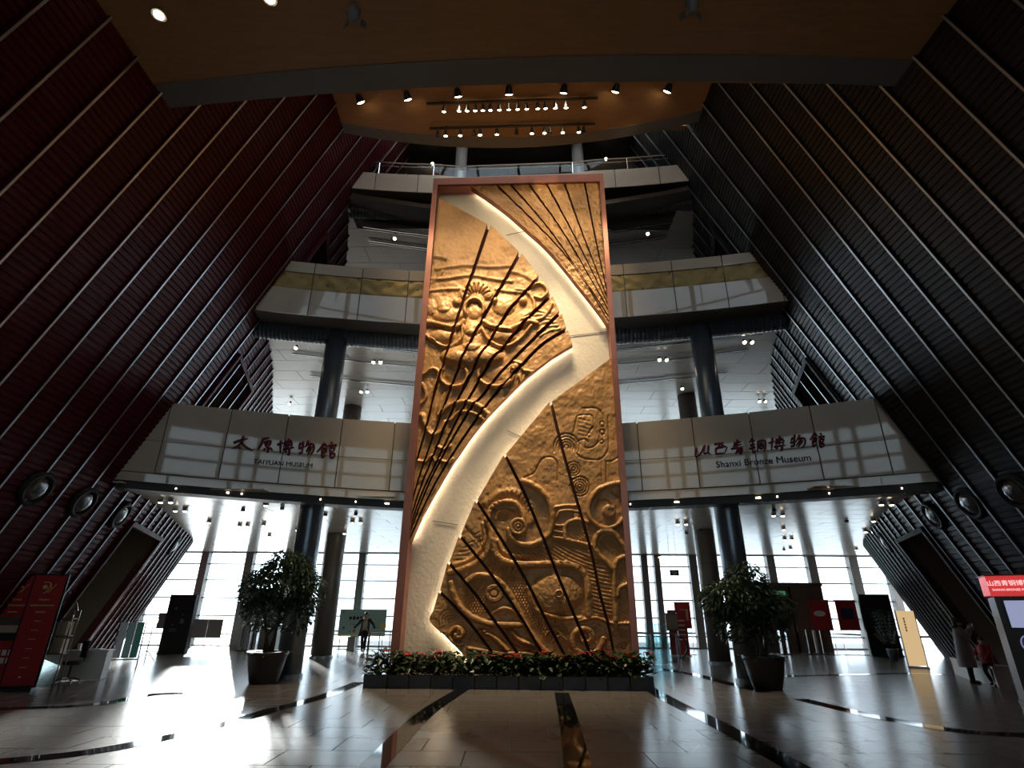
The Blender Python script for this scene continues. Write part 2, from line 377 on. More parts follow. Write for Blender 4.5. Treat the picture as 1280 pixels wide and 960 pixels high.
for lev, nmz in ((2, 'first'), (3, 'second'), (4, 'top')):
    for side, sn in ((-1, 'left'), (1, 'right')):
        root = empty('wall_balcony_%s' % sn)
        tag(root, '%s balcony parapet of polished beige stone on the %s of the relief panel' % (nmz, sn), 'wall', kind='structure')
        ua, ub = (-.12, 1.10) if side < 0 else (-.10, 1.12)
        m = MB(); fquad(m, side, lev, ua, ub, 0, .985, -.45, -.02, 10); m.build('core', X['joint'], root)
        cols = 6; g = .004
        for i in range(cols):
            u0 = ua + (ub - ua) * i / cols + g / 2; u1 = ua + (ub - ua) * (i + 1) / cols - g / 2
            rows = {2: ((0.115, .50), (.507, 1.)), 3: ((0, .475), (.80, 1.)), 4: ((0, 1.),)}[lev]
            for v0, v1 in rows:
                m = MB(); fquad(m, side, lev, u0, u1, v0, v1, -.02, .02, 2); m.build('stone_slab', X['stone'], root)
            if lev == 3:
                m = MB(); n1, n2 = 26, 12; rr = np.random.RandomState(40 + i + 10 * side)
                ph = rr.uniform(0, 6.28, 8)
                G = []
                for a in range(n2 + 1):
                    row = []
                    for b in range(n1 + 1):
                        u = u0 + (u1 - u0) * b / n1; v = .475 + .325 * a / n2
                        X_, Y_ = b / n1 * 9, a / n2 * 4
                        h = .5 + .25 * math.sin(X_ * 1.7 + ph[0] + 1.6 * math.sin(Y_ * 1.4 + ph[1])) + .25 * math.sin(Y_ * 2.3 + ph[2] + 1.7 * math.sin(X_ * 1.3 + ph[3]))
                        if a in (0, n2): h = 0
                        row.append(fpt(side, 3, u, v, -.02 + .05 * h))
                    G.append(row)
                m.grid(G); m.build('frieze_relief', X['frieze'], root, True)
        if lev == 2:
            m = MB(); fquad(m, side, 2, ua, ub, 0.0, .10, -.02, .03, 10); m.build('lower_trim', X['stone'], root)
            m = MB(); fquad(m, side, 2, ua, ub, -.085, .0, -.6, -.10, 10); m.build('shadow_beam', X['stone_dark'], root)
            for i in range(6):
                u = .1 + .8 * i / 5 + random.uniform(-.07, .07); wd = .004
                m = MB(); fquad(m, side, 2, u, u + wd * random.choice((1, 1, 2, 4)), -.045, -.03, -.10, -.085); m.build('light_slot', X['lamp2'], root)
            for i in range(7):
                u = .22 + .7 * i / 6
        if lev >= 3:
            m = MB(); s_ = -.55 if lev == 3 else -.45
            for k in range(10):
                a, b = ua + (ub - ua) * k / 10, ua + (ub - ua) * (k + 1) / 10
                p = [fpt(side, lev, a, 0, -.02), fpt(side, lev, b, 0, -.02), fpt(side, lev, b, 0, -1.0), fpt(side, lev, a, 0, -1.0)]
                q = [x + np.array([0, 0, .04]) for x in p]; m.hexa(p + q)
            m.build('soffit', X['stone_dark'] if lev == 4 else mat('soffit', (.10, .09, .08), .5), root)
            n = 150; m = MB(); pth = []; rs = []
            for k in range(n + 1):
                u = ua + (ub - ua) * k / n; q = fpt(side, lev, u, 0, -1.15); pth.append((q[0], q[1], q[2] - (.12 if lev == 3 else .1)))
                rs.append(.34 if k % 2 else .315)
            m.tube(pth, rs, 14); m.build('fluted_duct', mat('blue grey duct', (.075, .088, .105), .38, .3), root)
# centre link behind the relief panel
m = MB()
for lev in (2, 3, 4):
    a0, a1 = fpt(-1, lev, 1.1, 0), fpt(-1, lev, 1.1, 1); b0, b1 = fpt(1, lev, -.1, 0), fpt(1, lev, -.1, 1)
    off = np.array([0, .4, 0]); m.hexa([a0, b0, b0 + off, a0 + off, a1, b1, b1 + off, a1 + off])
tag(m.build('wall_balcony_centre', X['stone']), 'stone balcony parapets running behind the top of the relief panel', 'wall', kind='structure')
# top balcony handrail and glass
rr = empty('balcony_railing'); tag(rr, 'curved glass and steel railing on the top balcony above the panel', 'railing')
def railpath(h):
    P = [fpt(-1, 4, u, 1, -.2) + np.array([0, 0, h]) for u in np.linspace(-.1, 1.1, 10)] + [fpt(1, 4, u, 1, -.2) + np.array([0, 0, h]) for u in np.linspace(-.1, 1.1, 10)]
    return P
for h, r in ((.78, .03), (.6, .014), (.12, .014)):
    m = MB(); m.tube(railpath(h), r, 6); m.build('handrail' if h > .7 else 'cable', X['chrome'], rr)
P0, P1 = railpath(.05), railpath(.7)
for k in range(len(P0) - 1):
    m = MB(); m.add([P0[k], P0[k + 1], P1[k + 1], P1[k]], [(0, 1, 2, 3)]); m.build('glass_pane', X['glass_low'], rr)
for k in range(0, len(P0), 2):
    m = MB(); m.tube([P0[k], P1[k] + np.array([0, 0, .1])], .022, 6); m.build('baluster', X['chrome'], rr)

# ------------------------------------------------------------------ ceilings
def ceiling(name, label, z, yf, y1, tile=(2.4, .9), rot=0, dz=.02, xlim=99):
    root = empty(name); tag(root, label, 'ceiling', kind='structure')
    m = MB(); xs = np.linspace(-24, 24, 41)
    G = [[(x, max(yf(x), 8) if 0 else yf(x), z), (x, y1, z)] for x in xs]; m.grid(G)
    G2 = [[(x, yf(x), z + .3), (x, y1, z + .3)] for x in xs]; m.grid(G2); m.build('ceiling_deck', X['joint'], root)
    p0 = None; tx, ty = tile
    y = 15.4; j = 0
    while y < y1 - ty:
        for i in range(-10, 11):
            x = (i + .5 * (j % 2)) * tx
            if y - ty / 2 < yf(x) - .45: continue
            xl, xr = TL.x_at(y, z) - 1.35, TR.x_at(y, z) + 1.35
            if not (xl < x < xr): continue
            if p0 is None:
                mm = MB(); mm.box((0, 0, -dz), (tx - .02, ty - .02, .03)); p0 = mm.build('ceiling_panel', X['white_panel'], root); p0.location = (x, y, z)
            else: inst(p0, (x, y, z), parent=root)
        y += ty; j += 1
    return root
def ff(off):
    def f(x):
        if x < -3: u = (x + 10.8) / 7.8; return float(plan_pt(-1, u)[1]) + off
        if x > 3.2: u = (x - 3.2) / 7.9; return float(plan_pt(1, u)[1]) + off
        return 17.1 + off - (x + 3) / 6.2 * .25
    return f
ceiling('ceiling_ground', 'glossy white panelled ceiling over the ground floor entrance', 5.06, ff(.35), 34.2)
ceiling('ceiling_first', 'white panelled ceiling above the first balcony', 11.15, ff(1.5), 30, (2.6, 1.0))
ceiling('ceiling_second', 'dim panelled ceiling above the second balcony', 16.55, ff(1.4), 26, (2.6, 1.2))
def slab(name, label, mt, z0, z1, yn, yf_, n=30, xr=9.5):
    m = MB(); xs = np.linspace(-xr, xr, n)
    for a, b in zip(xs[:-1], xs[1:]):
        m.hexa([(a, yn(a), z0), (b, yn(b), z0), (b, yf_(b), z0), (a, yf_(a), z0), (a, yn(a), z1), (b, yn(b), z1), (b, yf_(b), z1), (a, yf_(a), z1)])
    o = m.build(name, mt)
    if label: tag(o, label, 'ceiling', kind='structure')
    return o
def edge_fit(z, pts):
    q = np.array([onz(a, b, z)[:2] for a, b in pts]); c = np.polyfit(q[:, 0], q[:, 1], 2); return lambda x: float(np.polyval(c, x))
near_edge = edge_fit(12.25, [(172, 107), (300, 95), (440, 82), (640, 74), (840, 66), (970, 68), (1106, 75)])
far_edge = edge_fit(17.05, [(426, 153), (500, 164), (592, 171), (660, 172), (737, 165), (872, 139)])
nc = slab('ceiling_near', 'dark timber ceiling overhead close to the camera with grey border', X['wood_ceiling'], 12.25, 12.6, lambda x: -14, near_edge)
tag(nc, 'dark timber ceiling overhead close to the viewer', 'ceiling', kind='structure')
o = slab('ceiling_border', None, X['trimgrey'], 12.24, 12.62, near_edge, lambda x: near_edge(x) + .6); o.parent = nc
fc = slab('ceiling_far', 'amber timber ceiling with spotlights above the relief panel', X['wood_ceiling'], 17.05, 17.4, lambda x: 8.2, far_edge)
o = slab('ceiling_border', None, X['trimgrey'], 17.04, 17.42, far_edge, lambda x: far_edge(x) + .45); o.parent = fc
m = MB(); m.box((0, 14.0, 19.5), (12, .2, 4.2)); m.box((0, 8.4, 12.75), (20, .2, .3)); m.box((0, 8.4, 16.9), (20, .2, .4)); tag(m.build('wall_ceiling_riser', X['wood_ceiling']), 'timber riser between the two ceiling levels', 'wall', kind='structure')
sk = empty('added_skylight'); tag(sk, 'unseen skylight strip added to light the top balcony and relief panel', 'window', kind='structure')  # out-of-view skylight added to bring cool light onto the top parapet
for a, b in zip(np.linspace(-6, 6, 7)[:-1], np.linspace(-6, 6, 7)[1:]):
    m = MB(); m.box(((a + b) / 2, 15.8, 21.6), (b - a - .05, 3.4, .03)); m.build('pane', glassmat('added skylight glass', (.85, .88, .9), .05), sk); m = MB(); m.box((a, 15.8, 21.6), (.1, 3.4, .14)); m.build('glazing_bar', X['mullion'], sk)
m = MB(); m.box((0, 22.8, 21.7), (24, 10.6, .3)); m.box((-9.2, 15.8, 21.7), (6, 3.6, .3)); m.box((9.2, 15.8, 21.7), (6, 3.6, .3)); tag(m.build('ceiling_top', mat('dark upper ceiling', (.03, .025, .022), .5)), 'dark ceiling over the top balcony', 'ceiling', kind='structure')
m = MB(); m.box((0, 27, 17.5), (44, .3, 9)); m.box((0, 30.3, 11.2), (44, .3, .4)); tag(m.build('wall_upper_back', mat('upper back wall', (.10, .09, .08), .5)), 'dark back wall of the upper galleries', 'wall', kind='structure')
for lev, z in ((2, 6.6), (3, 12.3), (4, 16.9)):
    o = slab('floor_gallery', None, X['joint'], z - .2, z, ff(.3), lambda x: 34.0 if lev == 2 else 27, 20, 22)
    tag(o, 'gallery floor slab behind the %s balcony parapet' % {2: 'first', 3: 'second', 4: 'top'}[lev], 'floor', kind='structure')

# ------------------------------------------------------------------ glazed entrance wall, rear glazing, outside
def glazing(name, label, y, xs, zs, mw, md, gm, th=.07):
    root = empty(name); tag(root, label, 'window', kind='structure')
    for x, wdt in xs:
        m = MB(); m.box((x, y, (zs[0] + zs[-1]) / 2), (wdt, md, zs[-1] - zs[0])); m.build('mullion', X['mullion'], root)
    xx = [x for x, _ in xs]
    for z in zs:
        m = MB(); m.box(((xx[0] + xx[-1]) / 2, y + .05, z), (xx[-1] - xx[0], .1, th)); m.build('transom', X['transom'], root)
    for a, b in zip(xx[:-1], xx[1:]):
        for c, d in zip(zs[:-1], zs[1:]):
            m = MB(); m.box(((a + b) / 2, y + .06, (c + d) / 2), (b - a - .02, .016, d - c - .02)); m.build('pane', gm, root)
    return root
YW = 34.0
xs = []
for px, wd in ((180, .35), (248, .42), (305, .45), (355, .45), (402, .3), (449, .42), (500, .4), (550, .4), (600, .4), (660, .4), (710, .4), (760, .4), (808, .38), (824, .34), (870, .45), (920, .4), (969, .45), (1021, .5), (1074, .5), (1120, .4)):
    xs.append((ony(px, 745, YW)[0], wd))
glazing('window_1', 'tall bright glazed entrance wall with dark mullions', YW, xs, [.03, .62, 1.58, 2.53, 3.5, 4.4, 5.05], .4, .45, X['glass'])
xs2 = [(x, .3) for x in np.linspace(-20, 20, 13)]
glazing('window_2', 'glazed wall behind the first gallery', 33.6, xs2, [6.9, 8.4, 10, 11.1], .3, .3, X['glass'])
xs3 = [(x, .30) for x in np.linspace(-7.6, 7.6, 7)]
glazing('window_3', 'tall gridded glazing on the hall side behind the viewer', -11.5, xs3, [4.2, 5.4, 6.6, 7.8, 9.0, 10.2, 11.3], .34, .3, X['glass_rear'], .22)
glazing('added_clerestory', 'unseen clerestory glazing added between the timber ceilings to light the upper parapets', 8.4, [(x, .2) for x in np.linspace(-9.6, 9.6, 9)], [12.9, 14.8, 16.7], .2, .2, glassmat('dark tinted glass', (.42, .44, .46), .05))  # unseen clerestory, added to brighten the upper parapet fronts
m = MB(); m.box((0, -11.6, 2.1), (28, .3, 4.2)); m.box((-11, -11.6, 8.3), (6.5, .3, 8.2)); m.box((11, -11.6, 8.3), (6.5, .3, 8.2)); m.box((0, -11.6, 11.8), (28, .3, .9)); tag(m.build('wall_rear', X['brown']), 'low brown wall under the rear glazing', 'wall', kind='structure')
m = MB(); m.box((0, 95, -.35), (400, 122, .3)); m.box((0, -60, -.35), (400, 96, .3)); tag(m.build('ground_outside', X['pave']), 'pale paved forecourt outside the entrance', 'ground', kind='structure')
def building(label, x0, x1, y0, y1, h, cx, cz):
    r = empty('office_building', ((x0 + x1) / 2, y0, 0)); tag(r, label, 'building', 'office blocks across the forecourt')
    wx = x1 - x0; m = MB(); m.box((0, (y1 - y0) / 2, h / 2), (wx, y1 - y0, h)); m.build('facade', X['facade'], r)
    sx, sz = wx / cx, h / cz; w0 = None
    for i in range(cx):
        for j in range(cz):
            p = (-wx / 2 + sx * (i + .5), -.05, sz * (j + .5))
            if w0 is None: m = MB(); m.box((0, 0, 0), (sx * .6, .12, sz * .55)); w0 = m.build('facade_window', X['facade_win'], r); w0.location = p
            else: inst(w0, p, parent=r)
building('long pale office block facing the glazed entrance, widened to block low sun', -24, 34, 68, 80, 30, 16, 9)  # stretched sideways to keep sun off the right-hand floor
building('pale glass office block seen past the dark leaning wall', 38, 66, 60, 76, 24, 9, 8)
# ------------------------------------------------------------------ the great relief panel
PC = np.array([0, 16.40, 0.]); _a = math.atan(.3 / 7); PN = np.array([-math.sin(_a), -math.cos(_a), 0])
def pp(px, py, d=0.): return onplane(px, py, PC + PN * d, PN)
def ppv(fl, d=0.):
    D = RT[None] * ((fl[:, :1] - 640) / F) + UP[None] * ((480 - fl[:, 1:]) / F) + FW[None]; P = PC + PN * d
    return CAM[None] + D * ((np.dot(P - CAM, PN)) / (D @ PN))[:, None]
FD = .34                      # how far the bronze stands out of the cream ground
panel = empty('relief_panel', (0, 16.4, 0)); PO = (0, 16.4, 0)
tag(panel, 'towering bronze relief panel with cream curving band in a copper frame', 'relief panel')
def pbuild(m, name, mt, parent=None, smooth=False): return m.build(name, mt, parent or panel, smooth, off=PO)
def to_floor(a, b):           # extend the line a->b down to z=0
    k = a[2] / (a[2] - b[2]); return a + (b - a) * k
fo = {k: pp(*p, .5) for k, p in dict(tl=(542, 223), bl=(487.5, 815), tr=(754, 217), br=(799.5, 820), itl=(547, 231), ibl=(499, 815), itr=(749.5, 226.5), ibr=(790.5, 820)).items()}
bk = PN * -.75
def bar(q, name):
    m = MB(); m.hexa([p + bk for p in q] + list(q)); return pbuild(m, name, X['frame'])
bar([to_floor(fo['tl'], fo['bl']), to_floor(fo['itl'], fo['ibl']), fo['itl'], fo['tl']], 'frame_stile')
bar([to_floor(fo['itr'], fo['ibr']), to_floor(fo['tr'], fo['br']), fo['tr'], fo['itr']], 'frame_stile')
bar([fo['itl'], fo['itr'], fo['tr'], fo['tl']], 'frame_head')
# cream ground
q = [to_floor(fo['tl'], fo['bl']), to_floor(fo['tr'], fo['br']), fo['tr'], fo['tl']]
q = [p - PN * .52 for p in q]
m = MB(); m.hexa([p - PN * .2 for p in q] + q); pbuild(m, 'cream_ground', X['stucco'])

# --- height field of the bronze, in metres, written over photo coordinates
FEAT = []
def sm(p, n=6): return catmull(p, n) if len(p) > 2 else resample(np.array(p, float), 8)[0]
def band(p, w, h=.09, e=.75): FEAT.append(('band', sm(p), w, h, e))
def rnd(p, w, h=.08): FEAT.append(('round', sm(p), w, h, 0))
def cut(p, w=1.3, h=.04): FEAT.append(('cut', sm(p), w, h, 0))
def disc(c, rx, ry=None, h=.10): FEAT.append(('disc', np.array([c], float), rx, h, ry or rx))
def dome(c, rx, ry=None, h=.12): FEAT.append(('dome', np.array([c], float), rx, h, ry or rx))
def ringp(c, r, ry=None, a0=0, a1=360, n=20):
    ry = ry or r; return [(c[0] + r * math.cos(math.radians(a0 + (a1 - a0) * k / n)), c[1] - ry * math.sin(math.radians(a0 + (a1 - a0) * k / n))) for k in range(n + 1)]
def spiral(c, r0, r1, turns, a0=0, n=28):
    return [(c[0] + (r0 + (r1 - r0) * k / n) * math.cos(math.radians(a0 + 360 * turns * k / n)), c[1] - (r0 + (r1 - r0) * k / n) * math.sin(math.radians(a0 + 360 * turns * k / n))) for k in range(n + 1)]
def hatch(poly, ang, pitch, h=.035): FEAT.append(('hatch', np.array(poly, float), ang, h, pitch))
def scales(poly, pitch=4, h=.035): FEAT.append(('scales', np.array(poly, float), 0, h, pitch))
# beast mask
for k in range(8):
    a = math.radians(22 + 136 * k / 7); cut([(595.6 + 10 * math.cos(a), 372 - 8.5 * math.sin(a)), (595.6 + 18.5 * math.cos(a), 372 - 17 * math.sin(a))], 1.6, .07)
band(ringp((595.6, 372), 15, 13.5, 14, 166), 11, .09)
rnd(ringp((595.6, 373), 22, 21, 8, 172), 2.4, .05)
band(ringp((593, 387), 12, 12.5, -30, 210), 4.2, .13); dome((593, 391), 8, 8, .05); cut(ringp((593, 386), 8, 9, 20, 160), 2.4, .10)
dome((571, 378), 5.5, 5, .14); dome((617.8, 376.6), 4.6, 4.6, .14); dome((653.8, 376.6), 5.5, 5, .14); dome((555, 384), 9, 8, .10); dome((538, 384), 8, 10, .08)
dome((630, 382), 15, 13, .10); dome((560, 394), 20, 8, .08)
band([(529, 403), (541, 404), (552.5, 407), (565, 410), (574, 407), (580, 402)], 5.5, .13)
band([(604, 402), (612, 407), (622, 410), (637, 411.5), (650, 406.5), (662, 403), (671, 405)], 5.5, .13)
cut([(529, 408), (545, 410), (560, 414.5), (575, 412)], 1.8, .06); cut([(607, 409), (622, 415), (638, 416.5), (654, 411)], 1.8, .06)
band([(603, 412), (609, 423), (617, 430), (630, 434), (644, 429), (655, 419), (664, 408)], 4, .11)
band([(527, 412), (534, 421), (545, 429), (558, 434), (571, 430), (578, 420), (579, 408)], 4, .11)
dome((629, 420), 17, 9, .14); dome((553, 420), 16, 9, .14)
dome((590, 411), 11, 10, .14); dome((590, 428), 13, 14, .10)
dome((590, 446), 40, 15, .24); dome((570, 452), 16, 10, .10); dome((612, 450), 18, 11, .10)
band(ringp((567.5, 470), 17, 14, 150, 390), 4.5, .13); dome((567, 468), 11, 9, .04)
band(ringp((620, 469), 22, 15, 150, 385), 4.5, .13); dome((620, 467), 14, 9, .04)
band([(521, 470), (530, 468), (537, 463), (544, 462), (549, 468), (545, 480), (543, 490)], 4, .11)
band([(519, 510), (527, 504), (533, 495), (529, 482), (524, 476)], 4, .09); rnd([(528, 520), (533, 535), (540, 544), (552, 540), (556, 528)], 6, .11)
band([(549, 520), (556, 512), (566, 506), (584, 503), (600, 509), (612, 521)], 5.5, .15)
band([(563, 526), (571, 518), (580, 515), (594, 518), (606, 526)], 4, .10)
rnd([(543, 490), (541, 505), (536, 520), (533, 535)], 5, .08); rnd([(556, 492), (551, 505), (549, 518)], 5, .07)
rnd([(546, 558), (555, 562), (563, 558)], 3.5, .08); rnd([(521, 576), (532, 577), (540, 570), (544, 577)], 3, .08)
rnd([(548, 574), (558, 578), (566, 574)], 3, .08)
dome((644, 459), 6, 5, .12); band([(640, 451), (650, 455), (654, 463), (666, 466)], 3.4, .09); rnd([(648, 470), (652, 478), (655, 470)], 2.4, .06)
for k in range(5): cut([(640 + 3 * k, 474), (637 + 3.4 * k, 486)], 1.2, .05)
band([(664, 359), (673, 355), (681, 359), (684, 366), (677, 373), (668, 371)], 3.4, .09)
band([(645, 362), (656, 364), (665, 372), (668, 384), (663, 396), (652, 400)], 3.2, .08)
band([(661, 397), (670, 400), (679, 397), (686, 389), (690, 380)], 3, .08)
rnd([(620, 362), (640, 365), (658, 366)], 3, .06); rnd([(531, 365), (552, 362), (575, 361)], 3, .06); rnd([(537, 322), (547, 321), (557, 324)], 4, .06)
rnd([(545, 337), (566, 334), (586, 332), (612, 334), (636, 333)], 3.4, .06); rnd([(536, 349), (556, 349), (575, 346), (592, 345), (622, 350), (640, 352)], 3.4, .07)
rnd([(531, 355), (545, 350), (553, 340)], 3, .05); rnd([(640, 340), (655, 344), (668, 352)], 4, .06)
for k in range(6): rnd([(655 + 4 * k, 395 + 5 * k), (668 + 4 * k, 388 + 5 * k), (685 + 3 * k, 391 + 4 * k)], 2.2, .035)
# swirling dragon panel
cut([(728, 510), (745, 510), (753, 517), (755, 523)]); cut([(717, 540), (721, 522), (725, 519), (739.5, 519), (742.3, 527), (746, 540), (749, 549), (744, 557), (737, 560), (731, 559)])
cut([(721, 553), (725, 550), (731, 549), (735, 552)], 1.5); cut([(718, 556), (720, 566), (727, 572), (738, 574.5), (752, 573), (760, 562), (761, 545), (760, 520)])
for k in range(5): cut([(723, 523 + 5 * k), (738, 527 + 5 * k)], 1, .025)
cut([(733, 545), (741, 534)], 1.3); cut(ringp((753, 540), 3)); cut(ringp((753, 530), 3)); cut(ringp((752, 552), 2.6))
for r in (3, 6, 9, 12.5, 16): cut(ringp((708, 559), r, r * 1.05, -20, 200), 1.3, .035)
for r in (2.5, 5.5, 8.5): cut(ringp((717, 586), r), 1.2, .03)
for r in (2.5, 5.5, 8.5, 12): cut(ringp((724.8, 608), r), 1.5, .045)
cut([(655, 596.7), (667.8, 591), (673.4, 579.8), (679, 572.8), (689, 571.4), (696, 577), (697, 586), (697, 600)], 1.5, .04)
cut([(757.8, 577), (758, 602)], 1.6, .05); cut([(752, 577), (752, 596)], 1, .03); cut([(756, 577), (765, 576), (774, 571)], 1.5, .04)
band([(780, 603), (764, 606), (750, 611), (740, 621), (735.5, 634), (737, 647), (745, 656), (757, 660.5), (769, 658), (778, 649)], 5.5, .12)
disc((760.9, 639.4), 8, 8, .13); cut([(744, 634), (750, 625), (760, 627), (765, 633)], 1.4, .05); cut([(765, 615), (774, 622), (776, 632)], 1.4, .04)
disc((647.8, 658.7), 11, 11, .17); cut(ringp((647.8, 658.7), 6), 1.6, .06); cut(ringp((647.8, 658.7), 2.8), 1.4, .06)
band([(636, 663), (640, 673), (650, 680), (662, 681.5), (675, 677.5), (686, 667.5), (690.5, 652.5), (688.5, 634), (681, 619), (668, 608), (654, 602)], 6.8, .15)
band([(611, 650), (612, 640), (620, 630.5), (634, 627), (646, 631), (653, 642), (655, 650)], 6, .14)
band([(620, 649), (623, 641), (632, 637), (641, 641)], 3, .08); dome((628, 646), 7, 6, -.10)
rnd([(607, 629), (625, 617), (645, 616), (659, 627), (666, 642), (663, 653)], 8, .05)
for k in range(13):
    a = math.radians(165 - 150 * k / 12); cut([(640 + 22 * math.cos(a), 645 - 24 * math.sin(a)), (640 + 28 * math.cos(a), 645 - 31 * math.sin(a))], 1.2, .045)
band([(694, 634), (708, 632), (724, 632)], 2.5, .06); band([(697, 646), (699, 640), (710, 638), (722, 640)], 3.2, .08); disc((720, 645), 4, 4, .07)
band([(693, 657), (707, 657)], 3, .08); band([(692, 664), (706, 666)], 3, .08)
band([(706, 672), (706, 660), (711, 653), (722, 650), (734, 653)], 5, .10); hatch([(711, 658), (722, 655), (738, 660), (738, 672), (724, 676), (711, 671)], -35, 3)
band([(692, 672), (706, 674), (722, 678), (738, 682)], 4, .09)
band([(766, 712), (758, 702), (748, 693), (743, 682), (745, 671), (753, 664), (764, 665), (773, 673), (782, 688)], 6, .12); hatch([(750, 676), (758, 669), (768, 674), (778, 688), (770, 694), (760, 686)], -45, 3)
band([(769, 776), (768, 745), (768, 712), (772, 700), (785, 694)], 6, .12); band([(771, 745), (774, 735), (786, 730)], 5, .12); hatch([(774, 708), (786, 700), (788, 728), (775, 732)], -30, 3.4); hatch([(775, 742), (787, 736), (788, 772), (774, 772)], -30, 3.4)
hatch([(638, 684), (662, 686), (688, 680), (690, 672), (735, 684), (752, 694), (764, 712), (765, 770), (742, 770), (740, 730), (732, 712), (715, 703), (660, 700), (640, 698)], -28, 4.2, .05)
band([(616, 676), (618, 688), (625, 698), (636, 703), (652, 705.5), (690, 705), (712, 706.5), (726, 713), (733, 726), (734.5, 745), (735, 768)], 8, .15)
rnd([(622, 676), (628, 688), (640, 694), (660, 696)], 4, .07)
band([(608, 650), (614, 664), (613, 680), (608, 692), (596, 703), (574, 713), (562, 716)], 7, .12); rnd([(604, 655), (606, 672), (600, 688), (586, 700), (568, 706)], 4, .06)
dome((696, 742), 34, 25, .17); cut(ringp((696, 742), 32, 24, 20, 150), 1.4, .04)
band(ringp((698.5, 742.5), 4.2), 2, .10); cut(ringp((715, 760), 12, 12, 200, 260), 1.3, .03); cut(ringp((680, 735), 14, 14, 100, 170), 1.3, .03)
band([(660, 735), (664, 752), (672, 763), (684, 769), (702, 772.5), (726, 772)], 5, .12)
disc((618, 741.7), 11, 11, .15); cut(ringp((618, 741.7), 5), 1.8, .06)
band([(564, 729), (567, 742), (574, 756), (588, 770), (604, 777), (624, 780.5), (650, 781)], 7, .14)
band([(583, 727), (594, 720), (606, 719), (620, 724), (632, 735), (641, 750), (650, 768), (661, 788), (678, 811), (696, 822), (718, 826), (736, 818)], 7, .15)
scales([(582, 732), (598, 724), (612, 728), (606, 742), (612, 756), (622, 760), (600, 768), (588, 764), (578, 748)], 3.6, .05)
scales([(618, 686), (632, 706), (660, 710), (656, 735), (662, 760), (676, 768), (704, 776), (712, 790), (690, 800), (668, 784), (650, 752), (630, 724), (606, 712), (612, 696)], 3.6, .045)
band([(612, 772), (617, 766), (624, 762), (634, 760.5), (645, 766), (650, 772)], 5, .12)
band(spiral((572.7, 792.7), 3, 13, 1.25, 200), 5, .13); dome((572.7, 792.7), 7, 7, .10)
for r in (4, 7.5, 11, 15): cut(ringp((563, 777), r, r, 30, 200), 1.1, .03)
for k in range(6): cut(ringp((607, 806), 6 + 3.2 * k, 6 + 3.2 * k, 70, 165), 1.3, .045)
band([(586, 810), (604, 813), (622, 816), (661, 817), (676, 822)], 4.5, .11); rnd([(605, 789), (618, 797), (628, 806), (634, 813)], 6, .12); rnd([(640, 790), (650, 800), (668, 806)], 6, .12); rnd([(632, 788), (642, 802), (660, 812)], 3, .08)
band(spiral((731, 798), 4, 23, 1.3, 250), 7, .15); dome((731, 798), 8, 8, .10)
band([(724, 776), (740, 772), (752, 774), (764, 779), (790, 779)], 3.6, .12)
for c, r in (((779, 793), 6), ((779, 809), 5)): cut(spiral(c, 1, r, 1.4, 0), 1.2, .035)
band(ringp((692, 797), 10, 10, 20, 170), 2.4, .06); band(ringp((700, 803), 8, 8, 20, 170), 2.4, .06)
for k in range(6): cut([(578 + 5 * k, 655 + 4 * k), (590 + 3 * k, 668 + 4 * k), (600 + k, 665 + 6 * k)], 1.1, .03)
for k in range(5): cut([(566 + 4 * k, 700 - 5 * k), (582 + 3 * k, 700 - 6 * k)], 1.1, .03)
def inside(p, poly):
    x, y = p[:, 0], p[:, 1]; r = np.zeros(len(p), bool); n = len(poly)
    for i in range(n):
        x0, y0 = poly[i]; x1, y1 = poly[(i + 1) % n]
        c = ((y0 > y) != (y1 > y)) & (x < (x1 - x0) * (y - y0) / (y1 - y0 + 1e-9) + x0); r ^= c
    return r
def pdist(p, c):
    d = np.full(len(p), 1e9)
    for a, b in zip(c[:-1], c[1:]):
        ab = b - a; l = ab @ ab + 1e-9; t = np.clip(((p - a) @ ab) / l, 0, 1); d = np.minimum(d, np.hypot(*(p - a - t[:, None] * ab).T))
    return d
def ss(x): x = np.clip(x, 0, 1); return x * x * (3 - 2 * x)
def vnoise(p, sc, seed):
    r = np.random.RandomState(seed); g = r.rand(64, 64); q = p / sc; i = np.floor(q).astype(int); f = q - i; f = f * f * (3 - 2 * f)
    a = g[i[:, 0] % 64, i[:, 1] % 64]; b = g[(i[:, 0] + 1) % 64, i[:, 1] % 64]; c = g[i[:, 0] % 64, (i[:, 1] + 1) % 64]; d = g[(i[:, 0] + 1) % 64, (i[:, 1] + 1) % 64]
    return (a * (1 - f[:, 0]) + b * f[:, 0]) * (1 - f[:, 1]) + (c * (1 - f[:, 0]) + d * f[:, 0]) * f[:, 1]
